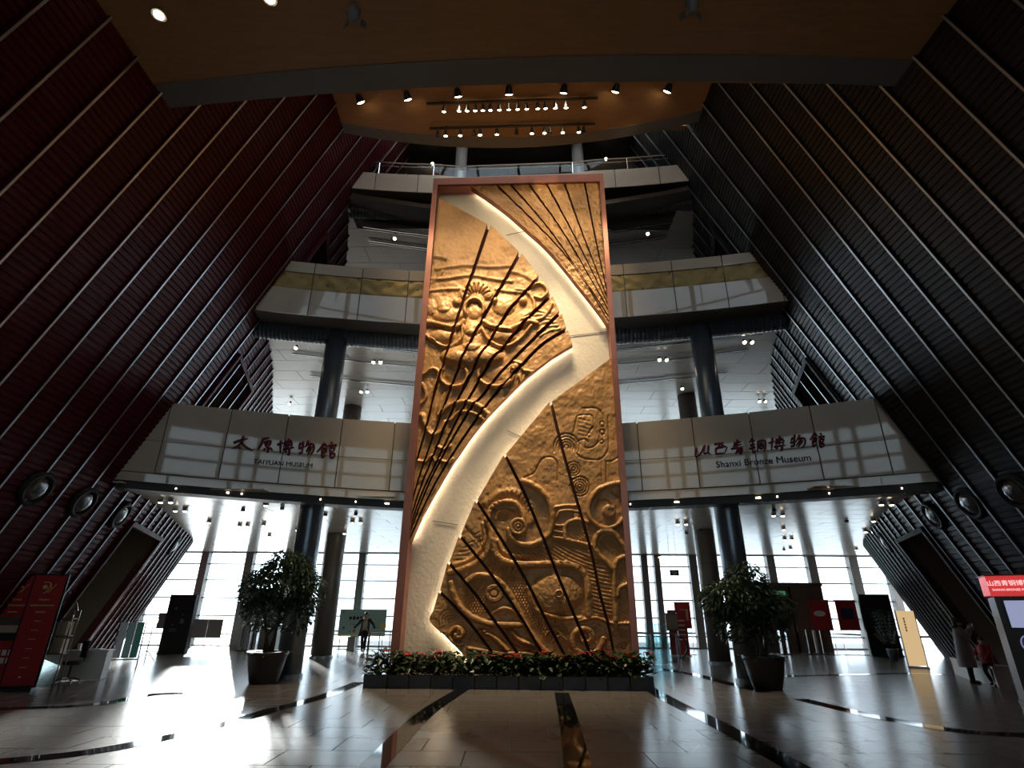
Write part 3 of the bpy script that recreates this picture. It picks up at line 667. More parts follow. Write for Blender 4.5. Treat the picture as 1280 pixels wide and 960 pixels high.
def height(p):
    p = np.asarray(p, float); up = np.zeros(len(p)); base = np.zeros(len(p)); lo = np.zeros(len(p)); bb0, bb1 = p.min(0), p.max(0)
    for k, c, w_, h, e in FEAT:
        pad = (max(w_, e if isinstance(e, (int, float)) else 0) if k != 'hatch' else 2) + 3
        if (c.max(0) + pad < bb0).any() or (c.min(0) - pad > bb1).any(): continue
        mk = ((p > c.min(0) - pad) & (p < c.max(0) + pad)).all(1); q = p[mk]
        if not len(q): continue
        if k == 'band': d = pdist(q, c); v = h * ss((w_ / 2 + e * .5 - d) / e) * (.86 + .14 * ss(1 - d / (w_ / 2))); up[mk] = np.maximum(up[mk], v)
        elif k == 'round': d = pdist(q, c); t = np.clip(d / (w_ * .9), 0, 1); up[mk] = np.maximum(up[mk], h * (1 - t * t) ** 2)
        elif k == 'cut': d = pdist(q, c); lo[mk] = np.maximum(lo[mk], h * ss((w_ * .5 + .5 - d) / 1.0))
        elif k == 'disc': d = np.hypot((q[:, 0] - c[0, 0]) / w_, (q[:, 1] - c[0, 1]) / e); up[mk] = np.maximum(up[mk], h * ss((1.08 - d) * w_ / 1.4))
        elif k == 'dome': d = np.hypot((q[:, 0] - c[0, 0]) / w_, (q[:, 1] - c[0, 1]) / e); base[mk] += h * np.sqrt(np.clip(1 - d * d, 0, 1)) if h > 0 else h * ss(1.3 - d)
        else:
            ins = inside(q, c)
            if k == 'hatch':
                a = math.radians(w_); t = q[:, 0] * math.sin(a) + q[:, 1] * math.cos(a) + .012 * (q[:, 0] - c[:, 0].mean()) ** 2 * .25; v = h * (.5 + .5 * np.sin(2 * math.pi * t / e))
            else:
                r = np.floor(q[:, 1] / e); v = h * (.5 + .5 * np.sin(2 * math.pi * (q[:, 0] / e + .5 * (r % 2)))) * (.4 + .6 * np.abs(np.sin(math.pi * q[:, 1] / e)))
            base[mk] += v * ins * (up[mk] < .02)
    n = (vnoise(p, 5, 1) - .5) * .022 + (vnoise(p, 2.2, 2) - .5) * .014 + (vnoise(p, 16, 3) - .5) * .04
    return base * .9 + up - lo + n

# --- the strips
def offs(G, wd):
    G = np.asarray(G, float); t = np.gradient(G, axis=0); t /= np.linalg.norm(t, axis=1)[:, None] + 1e-9; n = np.stack([t[:, 1], -t[:, 0]], 1); w2 = np.linspace(wd[0], wd[1], len(G))[:, None] / 2
    return G + n * w2, G - n * w2
def strip(name, L, R, N, D=FD, feat=True, par=None):
    L, _ = resample(L, N); R, _ = resample(R, N)
    w3 = max(np.linalg.norm(pp(*L[i]) - pp(*R[i])) for i in range(0, N, 5)); Mn = max(4, int(w3 / .028))
    u = np.linspace(0, 1, Mn + 1); g = L[:, None, :] * (1 - u)[None, :, None] + R[:, None, :] * u[None, :, None]
    fl = g.reshape(-1, 2); h = height(fl) if feat else (vnoise(fl, 4, 5) - .5) * .05 + (vnoise(fl, 1.7, 6) - .5) * .03
    pts = ppv(fl, D) + h[:, None] * PN[None]
    m = MB(); K = Mn + 1; m.add(pts, [(i * K + k, i * K + k + 1, (i + 1) * K + k + 1, (i + 1) * K + k) for i in range(N - 1) for k in range(Mn)])
    m.mi = 1; edge = [(0, k) for k in range(K)] + [(i, K - 1) for i in range(1, N)] + [(N - 1, k) for k in range(K - 2, -1, -1)] + [(i, 0) for i in range(N - 2, 0, -1)]
    a = [pts[i * K + k] for i, k in edge]; b = [pp(*g[i, k], D) - PN * (D - .11) for i, k in edge]; n = len(a)
    m.add(a + b, [(k, (k + 1) % n, n + (k + 1) % n, n + k) for k in range(n)])
    me = bpy.data.meshes.new(name); me.from_pydata([tuple(np.array(v) - np.array(PO)) for v in m.v], [], m.f); me.materials.append(X['bronze']); me.materials.append(X['copper'])
    me.polygons.foreach_set('material_index', m.m); me.polygons.foreach_set('use_smooth', [k == 0 for k in m.m])
    bm = bmesh.new(); bm.from_mesh(me); bmesh.ops.recalc_face_normals(bm, faces=bm.faces); bm.to_mesh(me); bm.free()
    o = bpy.data.objects.new(name, me); COL.objects.link(o); o.parent = par or panel; return o
def strips(name, grooves, wd, N, D=FD, feat=True, outer=(True, True)):
    G = [resample(catmull(g, 8), 60)[0] for g in grooves]
    for k in range(len(G) - 1):
        a = offs(G[k], wd if (k > 0) else (0, 0)); b = offs(G[k + 1], wd if k < len(G) - 2 else (0, 0))
        # pick the side that faces the strip
        mid = (G[k] + G[k + 1]) / 2
        A = a[0] if np.linalg.norm(a[0] - mid) < np.linalg.norm(a[1] - mid) else a[1]
        B = b[0] if np.linalg.norm(b[0] - mid) < np.linalg.norm(b[1] - mid) else b[1]
        strip(name, A, B, N, D, feat)
def backing(outline, name, D=.05):
    m = MB(); c_ = np.mean(outline, 0); outline = [tuple(c_ + (np.array(q_) - c_) * .985) for q_ in outline]; m.prism([pp(x, y, FD) - PN * (FD - .10) for x, y in outline], [pp(x, y, FD) - PN * (FD - .13) for x, y in outline]); pbuild(m, name, X['copper_shade'])
A0 = [(586, 231), (611, 248), (635, 266), (661, 289), (680, 306), (699, 327), (717.5, 350), (736, 373), (752, 394), (763, 411)]
AG = [A0, [(619.7, 230.3), (674.2, 283.7), (717.8, 333), (762.4, 404)], [(637, 229.3), (690.3, 291.7), (762, 397)], [(660, 228.7), (706.3, 294), (761.6, 389)], [(682, 228), (720, 298.6), (761, 382)], [(704.7, 227.5), (731.5, 300.9), (760.4, 375.4)], [(730.4, 227), (746.4, 307.7), (760, 369.6)], [(749.5, 226.5), (754.5, 300), (759.8, 367)]]
strips('fan_strip', AG, (2.4, 1.3), 220, FD + .05, False)
BG = [[(548, 247), (533, 400), (518.5, 560), (508, 664)],
      [(611, 280.3), (594.7, 330), (571, 401), (558, 445), (545, 486), (533.8, 531.9), (520.6, 577), (510.3, 627), (505.6, 668)],
      [(650, 315), (637, 340), (605, 396), (584, 439), (564, 484), (550.6, 520.6), (531, 575), (517, 620), (505.2, 674)],
      [(674.8, 345.4), (635, 390.6), (608.8, 433.8), (584, 477), (562, 520.6), (539.4, 575), (522.5, 618), (505, 679)],
      [(689, 368.5), (653.8, 405.6), (627.5, 437.5), (603, 469), (573, 522), (546.9, 575), (526, 620), (504.8, 683)],
      [(700.6, 390), (680, 411), (635, 456), (605, 492), (588, 512), (556, 565.6), (531.9, 614), (504.6, 687)],
      [(708.7, 411), (676, 431.9), (646, 463.8), (620, 491.9), (601, 516), (565.6, 568), (537, 618), (504.4, 691)],
      [(715.8, 431), (689.4, 447), (657.5, 472), (631, 498), (608.8, 521), (590, 544), (561.9, 585), (537.5, 627), (525, 650), (513, 677), (504.2, 696)]]
strips('mask_strip', BG, (4.6, 1.7), 350)
CG = [[(766, 446), (771.5, 520), (779, 640), (790, 838)],
      [(688.4, 502), (704.5, 567), (728.5, 652), (740.6, 697.5), (750, 743), (762, 789), (771, 838)],
      [(631, 568), (656, 618), (680.6, 677), (696, 717), (716, 765), (746.5, 838)],
      [(595.3, 625), (632, 682.5), (659, 728), (683, 776), (716, 838)],
      [(574.6, 669.4), (603.8, 705), (622, 729), (652.5, 774), (690, 838)],
      [(560.6, 703), (591, 739), (619.7, 778), (662, 838)],
      [(548.8, 739), (578, 768), (602, 798), (632, 838)],
      [(547.5, 742), (542, 762), (538, 777), (563, 802), (597, 838)]]
strips('dragon_strip', CG, (3.8, 3.8), 330)
backing(A0 + [(759.8, 367), (749.5, 226.5)], 'fan_backing')
backing([(548, 247), (611, 280), (650, 315), (675, 345.5), (689, 368.5), (701, 390), (709, 411), (716, 431)] + BG[-1][1:] + [(508, 664), (533, 400)], 'mask_backing')
backing([(766, 446), (688.4, 502), (631, 568), (595.3, 625), (574.6, 669.4), (560.6, 703), (548.8, 739), (538, 777), (597, 838), (790, 838), (779, 640)], 'dragon_backing')
# copper ledge at the top left, under the frame head
m = MB(); q = [(547, 231), (586, 230), (588, 232.5), (547, 234)]; m.prism([pp(x, y, .0) for x, y in q], [pp(x, y, .46) for x, y in q]); pbuild(m, 'copper_ledge', X['copper'])
# warm led strips tucked along the edges of the bronze
def led(path, name, shift, D=.05, r=.014):
    c = resample(catmull(path, 8), 60)[0]; P = [pp(x + shift[0], y + shift[1], FD) - PN * (FD - D) for x, y in c]
    m = MB(); m.tube(P, r, 6); pbuild(m, name, X['led'])
led(A0, 'led_strip', (2.6, -2.4), .085, .012); led(BG[-1], 'led_strip', (-2.4, -2.6), .085, .012); led([(688, 499), (660, 532), (631, 565), (595, 622), (574.6, 666), (560, 700), (547, 738), (537, 777), (590, 834)], 'led_strip', (4.6, 2.2), .085, .006)
# joints in the cream band
for a, b in (((633, 294), (660, 288)), ((712, 420), (764, 414)), ((634, 598 - 60), (652, 546)), ((541, 651), (572, 656))):
    m = MB(); m.tube([pp(*a, .005), pp((a[0] + b[0]) / 2, (a[1] + b[1]) / 2, .005), pp(*b, .005)], .012, 5); pbuild(m, 'plaster_joint', X['joint'])

# ------------------------------------------------------------------ planter in front of it
pl = empty('planter', (0, 15.55, 0)); tag(pl, 'long low planter of slate blocks at the foot of the relief panel', 'planter')
PA, PB_ = np.array([-3.62, 15.50]), np.array([3.50, 15.22]); n = 13; pdv = PB_ - PA; prz = math.atan2(pdv[1], pdv[0]); blk = None
for k in range(n):
    c = PA + pdv * (k + .5) / n; loc = (c[0], c[1] - 15.55, .15)
    if blk is None: m = MB(); L_ = np.linalg.norm(pdv) / n; m.box((0, 0, 0), (L_ - .02, .12, .30)); blk = m.build('slate_block', X['slate'], pl, bevel=.008); blk.location = loc; blk.rotation_euler = (0, 0, prz)
    else: inst(blk, loc, (0, 0, prz), pl)
for c, ln in ((PA, 1), (PB_, 1)):
    m = MB(); m.box((c[0], c[1] + .25 - 15.55, .15), (.12, .5, .30), prz); m.build('slate_block', X['slate'], pl)
m = MB(); c = (PA + PB_) / 2; m.box((c[0], c[1] + .22 - 15.55, .13), (7.0, .42, .24), prz); m.build('soil', X['soil'], pl)
def leaf(m, p, d, ln, wd, nrm, curl=.15):
    p, d, nrm = Vector(p), Vector(d).normalized(), Vector(nrm); s = d.cross(nrm).normalized() * wd / 2; u = s.cross(d).normalized()
    a = p; b = p + d * ln * .45 + s; c = p + d * ln * .45 - s; e = p + d * ln - u * ln * curl; f = p + d * ln * .45 + u * ln * .06
    m.add([a, b, f, c, e], [(0, 1, 2), (0, 2, 3), (1, 4, 2), (2, 4, 3)])
protos = []
for v in range(4):
    rs = random.Random(50 + v); r = empty('poinsettia'); m = MB()
    for k in range(60):
        a = rs.uniform(0, 6.28); z = rs.uniform(.04, .36); q = (math.cos(a) * rs.uniform(.02, .12), math.sin(a) * rs.uniform(.02, .12), z)
        leaf(m, q, (math.cos(a), math.sin(a), rs.uniform(-.2, .7)), rs.uniform(.12, .2), rs.uniform(.06, .1), (0, 0, 1), rs.uniform(.1, .4))
    tag(m.build('leaves', X['leaf2'], r), kind='stuff')
    m = MB()
    for hds in range(1 if v else 0):
        cx, cy = rs.uniform(-.08, .08), rs.uniform(-.08, .08)
        for k in range(9):
            a = k * .7 + rs.uniform(-.2, .2); leaf(m, (cx, cy, .37), (math.cos(a), math.sin(a), rs.uniform(-.05, .35)), rs.uniform(.08, .13), rs.uniform(.05, .07), (0, 0, 1), .2)
    tag(m.build('red_bracts', X['bract'], r), kind='stuff'); m = MB(); m.tube([(0, 0, 0), (.01, 0, .2), (0, 0, .38)], .008, 5); m.build('stem', X['bark'], r)
    protos.append(r)
rows = 2; first = set()
for j in range(rows):
    for k in range(27):
        v = random.randrange(4); r = protos[v] if v not in first else copy_tree(protos[v]); first.add(v)
        c = PA + pdv * ((k + .5 + .5 * j - .25 + random.uniform(-.15, .15)) / 27); r.location = (c[0], c[1] + .12 + .2 * j, .24); r.rotation_euler = (0, 0, random.uniform(0, 6.28)); sc = random.uniform(1.25, 1.6); r.scale = (sc,) * 3
        tag(r, 'poinsettia in the slate planter, %s row, %s from the red wall end' % (('front', 'back')[j], ORD[k]), 'plant', 'poinsettias along the planter')
# ------------------------------------------------------------------ text
def text_mesh(body, size=1., extrude=.01, shear=0., bold=0., align='CENTER'):
    cu = bpy.data.curves.new('txt', 'FONT'); cu.body = body; cu.size = size; cu.extrude = extrude; cu.shear = shear; cu.offset = bold; cu.align_x = align; cu.align_y = 'CENTER'; cu.resolution_u = 3
    o = bpy.data.objects.new('txt', cu); COL.objects.link(o); dg = bpy.context.evaluated_depsgraph_get(); dg.update()
    me = bpy.data.meshes.new_from_object(o.evaluated_get(dg)); bpy.data.objects.remove(o); return me
def text(name, body, mt, parent, loc, right, up, size, extrude=.01, **kw):
    me = text_mesh(body, size, extrude, **kw); me.materials.clear(); me.materials.append(mt)
    o = bpy.data.objects.new(name, me); COL.objects.link(o); r, u = Vector(right).normalized(), Vector(up); u = (u - r * u.dot(r)).normalized(); n = r.cross(u)
    mt4 = Matrix.Identity(4)
    for i in range(3): mt4[i][0] = r[i]; mt4[i][1] = u[i]; mt4[i][2] = n[i]; mt4[i][3] = loc[i]
    o.parent = parent
    if parent: mt4 = parent.matrix_basis.inverted() @ mt4
    o.matrix_basis = mt4
    return o
def _mono(px, py):
    x, y = (px - 640) / 400, (py - 560) / 100; return np.stack([x ** i * y ** j for i in range(6) for j in range(4) if i + j < 6], -1)
FIT = {}
for _sd in (-1, 1):
    _uv = np.array([(u, v) for u in np.linspace(.05, .98, 28) for v in np.linspace(0, 1, 12)]); _q = np.array([fpt(_sd, 2, u, v, .03) for u, v in _uv]) - CAM; _z = _q @ FW
    FIT[_sd] = np.linalg.lstsq(_mono(640 + F * (_q @ RT) / _z, 480 - F * (_q @ UP) / _z), _uv, rcond=None)[0]
def fascia_hit(side, px, py): return tuple(_mono(np.float64(px), np.float64(py)) @ FIT[side])
def sign(side, label, chars, latin, lsz, serif=False):
    u0, v0 = fascia_hit(side, *latin[1]); root = empty('museum_sign', tuple(fpt(side, 2, u0, v0, .02))); tag(root, label, 'sign')
    for strokes in chars[2]:
        m = MB(); o3 = np.array(root.location)
        for st in strokes:
            c = resample(catmull(st, 5), 9)[0] if len(st) > 2 else resample(np.array(st, float), 6)[0]
            P = []
            for x, y in c:
                px, py = chars[0][0] + x / chars[1], chars[0][1] + y / chars[1]; u, v = fascia_hit(side, px, py); P.append(fpt(side, 2, u, v, .035) - o3)
            k = len(P); m.tube(P, [(.044 if side < 0 else .038) - .022 * abs(i / (k - 1) - .15) - (.008 if i == k - 1 else 0) for i in range(k)], 6)
        m.build('character', X['letter_red'], root, True)
    (px0, py0), (px1, py1) = latin[1], latin[2]
    u, v = fascia_hit(side, (px0 + px1) / 2, (py0 + py1) / 2); p = fpt(side, 2, u, v, .062); r = fpt(side, 2, u + .03, v) - fpt(side, 2, u - .03, v); up = fpt(side, 2, u, .9) - fpt(side, 2, u, .1)
    o = text('lettering', latin[0], X['ink'], root, p, r, up, lsz, .012, bold=0)
    ua, va = fascia_hit(side, px0, py0); ub, vb = fascia_hit(side, px1, py1); wd = np.linalg.norm(fpt(side, 2, ub, vb) - fpt(side, 2, ua, va))
    k = wd / max(o.dimensions.x, 1e-3); o.matrix_basis = o.matrix_basis @ Matrix.Diagonal((k, k * (1.0 if serif else .95), 1, 1))
LCH = [[[(165, 255), (230, 228), (302, 212)], [(262, 190), (240, 245), (200, 285), (150, 305)], [(240, 250), (280, 290), (345, 326)], [(213, 293), (236, 306)]],
 [[(438, 217), (505, 205)], [(447, 215), (430, 260), (393, 316)], [(463, 242), (470, 292)], [(465, 245), (515, 234), (502, 287)], [(468, 266), (502, 260)], [(470, 291), (502, 284)], [(488, 290), (490, 337), (472, 334)], [(465, 305), (443, 326)], [(508, 300), (534, 326)]],
 [[(576, 272), (640, 250)], [(612, 230), (604, 352)], [(648, 247), (718, 231)], [(686, 214), (680, 300)], [(655, 257), (656, 302)], [(655, 259), (712, 248), (708, 297)], [(658, 279), (706, 271)], [(638, 314), (737, 295)], [(691, 300), (688, 366), (668, 354)], [(652, 325), (668, 341)]],
 [[(800, 250), (778, 292)], [(822, 240), (808, 357)], [(775, 307), (842, 285)], [(778, 357), (818, 334)], [(872, 232), (843, 292)], [(858, 268), (917, 265), (918, 322), (888, 368)], [(886, 276), (848, 342)], [(902, 284), (862, 368)]],
 [[(1022, 254), (987, 300), (948, 342)], [(1020, 258), (1048, 292)], [(1000, 310), (1037, 300), (1031, 347)], [(1000, 310), (994, 388)], [(1004, 330), (1031, 325)], [(1000, 351), (1031, 346)], [(994, 390), (1034, 364)], [(1084, 244), (1094, 260)], [(1058, 283), (1133, 270), (1124, 292)], [(1075, 300), (1075, 397)], [(1075, 301), (1114, 295), (1110, 332)], [(1078, 336), (1110, 332)], [(1078, 357), (1114, 350), (1111, 390)], [(1078, 393), (1111, 388)]]]
RCH = [[[(128, 256), (121, 322)], [(121, 324), (165, 300), (192, 238)], [(195, 231), (190, 302)], [(190, 302), (226, 292)], [(229, 234), (226, 290), (247, 306)]],
 [[(273, 227), (352, 213)], [(320, 224), (300, 266)], [(341, 224), (335, 261)], [(289, 256), (285, 303)], [(290, 258), (373, 245), (356, 300)], [(285, 304), (357, 296)]],
 [[(428, 220), (492, 205)], [(459, 188), (455, 256)], [(424, 240), (497, 225)], [(408, 264), (511, 245)], [(465, 262), (443, 307)], [(465, 262), (497, 258), (491, 307), (476, 298)], [(468, 276), (491, 272)], [(465, 289), (489, 285)]],
 [[(577, 178), (553, 217)], [(570, 206), (603, 194)], [(558, 237), (603, 225)], [(553, 262), (607, 250)], [(580, 213), (580, 293)], [(580, 297), (608, 273)], [(625, 200), (621, 288)], [(625, 203), (681, 198), (677, 281), (660, 272)], [(637, 223), (664, 218)], [(637, 238), (640, 264)], [(637, 239), (664, 234), (661, 260)], [(640, 262), (661, 258)]],
 [[(708, 217), (758, 203)], [(739, 173), (732, 273)], [(763, 192), (828, 178)], [(799, 158), (795, 231)], [(769, 201), (770, 234)], [(770, 203), (828, 192), (823, 230)], [(772, 218), (821, 211)], [(753, 247), (848, 232)], [(816, 235), (815, 278), (798, 268)], [(770, 252), (783, 265)]],
 [[(902, 173), (888, 202)], [(916, 148), (912, 247)], [(883, 217), (938, 198)], [(888, 248), (923, 224)], [(957, 153), (933, 202)], [(944, 182), (997, 180), (998, 227), (968, 258)], [(966, 190), (928, 242)], [(982, 194), (943, 253)]],
 [[(1077, 133), (1060, 165), (1037, 193)], [(1078, 138), (1101, 162)], [(1065, 181), (1092, 172), (1090, 207)], [(1065, 181), (1061, 243)], [(1068, 194), (1089, 190)], [(1066, 209), (1091, 205)], [(1061, 245), (1093, 224)], [(1124, 138), (1131, 152)], [(1106, 170), (1153, 160), (1149, 177)], [(1118, 186), (1118, 248)], [(1118, 188), (1148, 182), (1144, 207)], [(1118, 211), (1144, 207)], [(1120, 226), (1150, 220), (1148, 245)], [(1120, 248), (1148, 245)]]]
sign(-1, 'crimson brush characters and black capitals on the parapet beside the red wall', ((270, 520), 7.53, LCH), ('TAIYUAN MUSEUM', (318, 577), (391, 583)), .3)
sign(1, 'crimson brush characters and dark lowercase lettering on the parapet beside the black wall', ((850, 520), 6.4, RCH), ('Shanxi Bronze Museum', (894, 581), (1012, 573)), .3, True)

# ------------------------------------------------------------------ columns
def column(label, px, row, y, r, z1, mt, group):
    x = ony(px, row, y)[0]; o = empty('steel_column', (x, y, 0)); tag(o, label, 'column', group, 'structure')
    m = MB(); m.lathe([(r, 0), (r, z1 * .33), (r, z1 * .66), (r, z1)], n=40); m.build('shaft', mt, o, True)
    m = MB(); m.lathe([(r + .05, 0), (r + .05, .10), (r + .01, .12)], n=40); m.build('base_ring', X['column'], o)
    for z in (z1 * .33, z1 * .72):
        m = MB(); m.lathe([(r + .004, z), (r + .004, z + .012)], n=40); m.build('shaft_joint', X['black'], o)
    return x
cxl = column('tall blue-grey steel column behind the potted tree on the red wall side', 391, 630, 17.6, .37, 11.2, X['column'], 'tall steel columns')
cxr = column('tall blue-grey steel column behind the potted tree on the black wall side', 907, 630, 17.1, .37, 11.4, X['column'], 'tall steel columns')
column('brownish round column standing further back toward the red wall', 411, 745, 25.2, .42, 11.1, X['column_brown'], 'rear columns')
column('brownish round column half hidden behind the steel column by the black wall', 890, 745, 23.4, .40, 11.1, X['column_brown'], 'rear columns')
for px, nm in ((577, 'red'), (722, 'black')):
    p = ony(px, 195, 18.6); o = empty('gallery_column', (p[0], 18.6, 16.9)); tag(o, 'slim grey column on the top gallery nearer the %s wall' % nm, 'column', kind='structure')
    m = MB(); m.lathe([(.26, 0), (.26, 4.6)], n=24); m.build('shaft', X['column_brown'], o, True)

# ------------------------------------------------------------------ spotlights over the panel
def spot(parent, loc, target, W, size=55, blend=.7, col=(1, .78, .48), r=.05):
    l = bpy.data.lights.new('spot_light', 'SPOT'); l.energy = W; l.color = col; l.spot_size = math.radians(size); l.spot_blend = blend; l.shadow_soft_size = r
    o = bpy.data.objects.new('spot_light', l); COL.objects.link(o); o.parent = parent
    o.location = loc; tgt = Vector(target) - (Vector(parent.location) + Vector(loc)); o.rotation_euler = (-tgt).to_track_quat('Z', 'Y').to_euler(); return o
def lamp_head(root, d, ln=.2, r=.075, lit=True, mt=None):
    d = Vector(d).normalized(); a = Vector((0, 0, -.06)); m = MB(); m.tube([(0, 0, 0), (0, 0, -.05)], .015, 6); m.lathe([(r * .55, 0), (r * .7, ln * .3), (r, ln), (r * .9, ln), (r * .85, ln * .85)], a, 14, d); m.build('lamp_housing', X['black'], root)
    m = MB(); m.lathe([(r * .84, ln * .86), (r * .8, ln * .98), (r * .4, ln * 1.06), (.004, ln * 1.08)], a, 14, d); m.build('bulb', mt or (X['lamp'] if lit else X['dark']), root, True)
    return a + d * ln * 1.15
for k, (px, py) in enumerate(((447, 120), (507, 116), (571, 112), (636, 109), (706, 107), (772, 106), (838, 106))):
    p = onz(px, py, 16.95); r = empty('ceiling_spotlight', (p[0], p[1], 17.05)); tag(r, 'bright ceiling spotlight, %s in the row of seven counted from the red wall' % ('first', 'second', 'third', 'fourth', 'fifth', 'sixth', 'last')[k], 'spotlight', 'row of seven ceiling spotlights')
    tx = -2.6 + 5.2 * k / 6; e = lamp_head(r, Vector((tx, 16.3, 12.5)) - Vector((p[0], p[1], 17)), .24, .14); spot(r, e, (tx, 16.3, (10.5 if k % 2 else 14.0) + (1.2 if k > 3 else 0)), 215 if k < 4 else 300, 62)
def track(label, a, b, heads, unlit, hl, W, tz):
    A, B = onz(*a, 16.9), onz(*b, 16.9); r = empty('lighting_track', (A[0], A[1], 16.95)); tag(r, label, 'lighting track')
    m = MB(); m.tube([(0, 0, 0), tuple(np.array([B[0] - A[0], B[1] - A[1], 0]))], .045, 4); m.build('rail', X['black'], r)
    for t in (.1, .5, .9): m = MB(); q = (B - A) * t; m.tube([(q[0], q[1], 0), (q[0], q[1], .12)], .02, 6); m.build('bracket', X['black'], r)
    n = 0; nu = 0
    for i, hx in enumerate(sorted(heads + unlit)):
        t = (hx - a[0]) / (b[0] - a[0]); q = A + (B - A) * t; lit = hx in heads; h = empty('track_spotlight', (q[0], q[1], 16.9)); tag(h, (hl if lit else 'unlit black spotlight on the rear ceiling track') + ', %s from the red wall' % ORD[n if lit else nu], 'spotlight', hl if lit else 'unlit track spotlights'); n += lit; nu += not lit
        tx = -2.7 + 5.4 * i / (len(heads) + len(unlit) - 1); e = lamp_head(h, Vector((tx, 16.3, 10)) - Vector(q) if lit else Vector((0, .3, -1)), .20, .075, lit)
        if lit: spot(h, e, (tx, 16.3, tz + (i % 3) * 1.6), W, 50)
zx = lambda v: [400 + x / 2.667 for x in v]
track('front black ceiling track crowded with lit spotlights', (533, 131), (747, 124), zx([415, 466, 493, 520, 545, 570, 600, 631, 660, 690, 727, 752, 785, 820, 881]), [], 'small lit spotlight on the front black ceiling track', 165, 5.5)
track('rear black ceiling track with spaced spotlights above the panel', (537, 162), (744, 156), zx([420, 469, 535, 591, 708, 750, 810, 863]), zx([393, 515, 657, 767, 879]), 'lit spotlight on the rear ceiling track above the panel', 620, 1.2)
for k, (px, py) in enumerate(((198, 20), (337, 0))):
    p = onz(px, py, 12.2); r = empty('ceiling_spotlight', (p[0], p[1], 12.25)); tag(r, ('glowing downlight in the dark near ceiling closest to the red wall', 'glowing downlight cut by the upper picture edge in the near ceiling')[k], 'spotlight')
    m = MB(); m.lathe([(.11, -.02), (.13, -.03), (.13, 0)], n=18); m.build('trim_ring', X['trimgrey'], r); m = MB(); m.lathe([(.09, -.03), (.05, -.05), (.004, -.055)], n=16); m.build('bulb', X['lamp'], r)
for k, (px, py) in enumerate(((442, 18), (865, 8))):
    p = onz(px, py, 12.0); r = empty('stage_projector', (p[0], p[1], 12.25)); tag(r, 'unlit grey spotlight projector hanging from the near ceiling on the %s wall side' % ('red', 'black')[k], 'projector')
    m = MB(); m.tube([(0, 0, 0), (0, 0, -.12)], .03, 8); m.box((0, 0, -.13), (.22, .03, .02)); m.box((-.11, 0, -.2), (.02, .03, .16)); m.box((.11, 0, -.2), (.02, .03, .16)); m.build('yoke', X['trimgrey'], r)
    m = MB(); m.lathe([(.07, -.15), (.10, -.08), (.10, .1), (.085, .14), (.075, .1)], (0, 0, -.24), 16, (.1, .6, -.8)); m.build('body', mat('grey lamp body', (.25, .25, .24), .4), r, True)
    for s in (-1, 1): m = MB(); q = (.16 * s, .12, -.34); m.box(q, (.10, .02, .16), s * .6); m.build('barn_door', X['trimgrey'], r)

# ------------------------------------------------------------------ downlights under the balconies
def downlight(px, py, z, twin, label, group, unlit=False):
    p = onz(px, py, z); r = empty('downlight', (p[0], p[1], z)); tag(r, label, 'downlight', group)
    for k in ((-.16, .16) if twin else (0,)):
        m = MB(); q_ = .6 if unlit else .8; m.lathe([(.10 * q_, -.13 * q_), (.11 * q_, -.14 * q_), (.11 * q_, 0), (.09 * q_, 0)], (k, 0, 0), 14); m.build('can', X['chrome'] if not unlit else X['black'], r)
        if not unlit: m = MB(); m.lathe([(.068, -.10), (.05, -.13), (.004, -.14)], (k, 0, 0), 14); m.build('bulb', X['lamp2'], r)
for i, (px, py, tw_) in enumerate(sorted(((208, 624, 1), (226, 635, 1), (262, 650, 0), (305, 655, 1), (333, 628, 0), (330, 654, 0), (337, 668, 0), (372, 660, 0), (446, 650, 1), (431, 664, 0)))):
    downlight(px, py, 5.02, tw_, 'warm downlight in the ground floor ceiling, %s from the red wall' % ORD[i], 'ground floor downlights on the red wall side')
for i, (px, py, tw_) in enumerate(sorted(((1107, 627, 1), (1091, 648, 0), (1086, 662, 1), (972, 641, 1), (979, 659, 0), (985, 672, 1), (988, 684, 0), (852, 652, 1), (824, 694, 0), (1070, 685, 0)), reverse=True)):
    downlight(px, py, 5.02, tw_, 'warm downlight in the ground floor ceiling, %s from the black wall' % ORD[i], 'ground floor downlights on the black wall side')
for i, (px, py) in enumerate(sorted(((353, 634), (407, 642), (445, 641), (304, 636), (967, 636), (876, 661), (858, 665), (1058, 650), (980, 686), (912, 692)))):
    downlight(px, py, 5.02, 0, 'small black fitting on the ground floor ceiling, %s from the red wall' % ORD[i], 'black ceiling fittings of the ground floor', True)
def gtrack(side, z, y, x0, x1, label):
    r = empty('ceiling_track', (0, 0, z)); tag(r, label, 'lighting track'); m = MB(); m.tube([(x0, ff(y)(x0), -.06), ((x0 + x1) / 2, ff(y)((x0 + x1) / 2), -.06), (x1, ff(y)(x1), -.06)], .035, 4); m.build('rail', X['chrome'], r)
    m = MB(); m.tube([(x0, ff(y + .18)(x0), -.05), (x1, ff(y + .18)(x1), -.05)], .02, 4); m.build('rail', X['chrome'], r)
for nm, s, x0, x1 in (('red', -1, -8.6, -3.2), ('black', 1, 3.4, 9.0)):
    for k, (z, y) in enumerate(((11.1, 1.9), (11.1, 3.3), (11.1, 5.4), (16.5, 1.7), (16.5, 2.6))):
        f = .72 if z > 12 else 1
        gtrack(s, z, y, x0 * f if s < 0 else x0, x1 if s < 0 else x1 * f, 'chrome lighting track %s the parapet, %s gallery ceiling, %s wall side' % (('nearest', 'second from', 'third from', 'nearest', 'second from')[k], 'first' if k < 3 else 'second', nm))
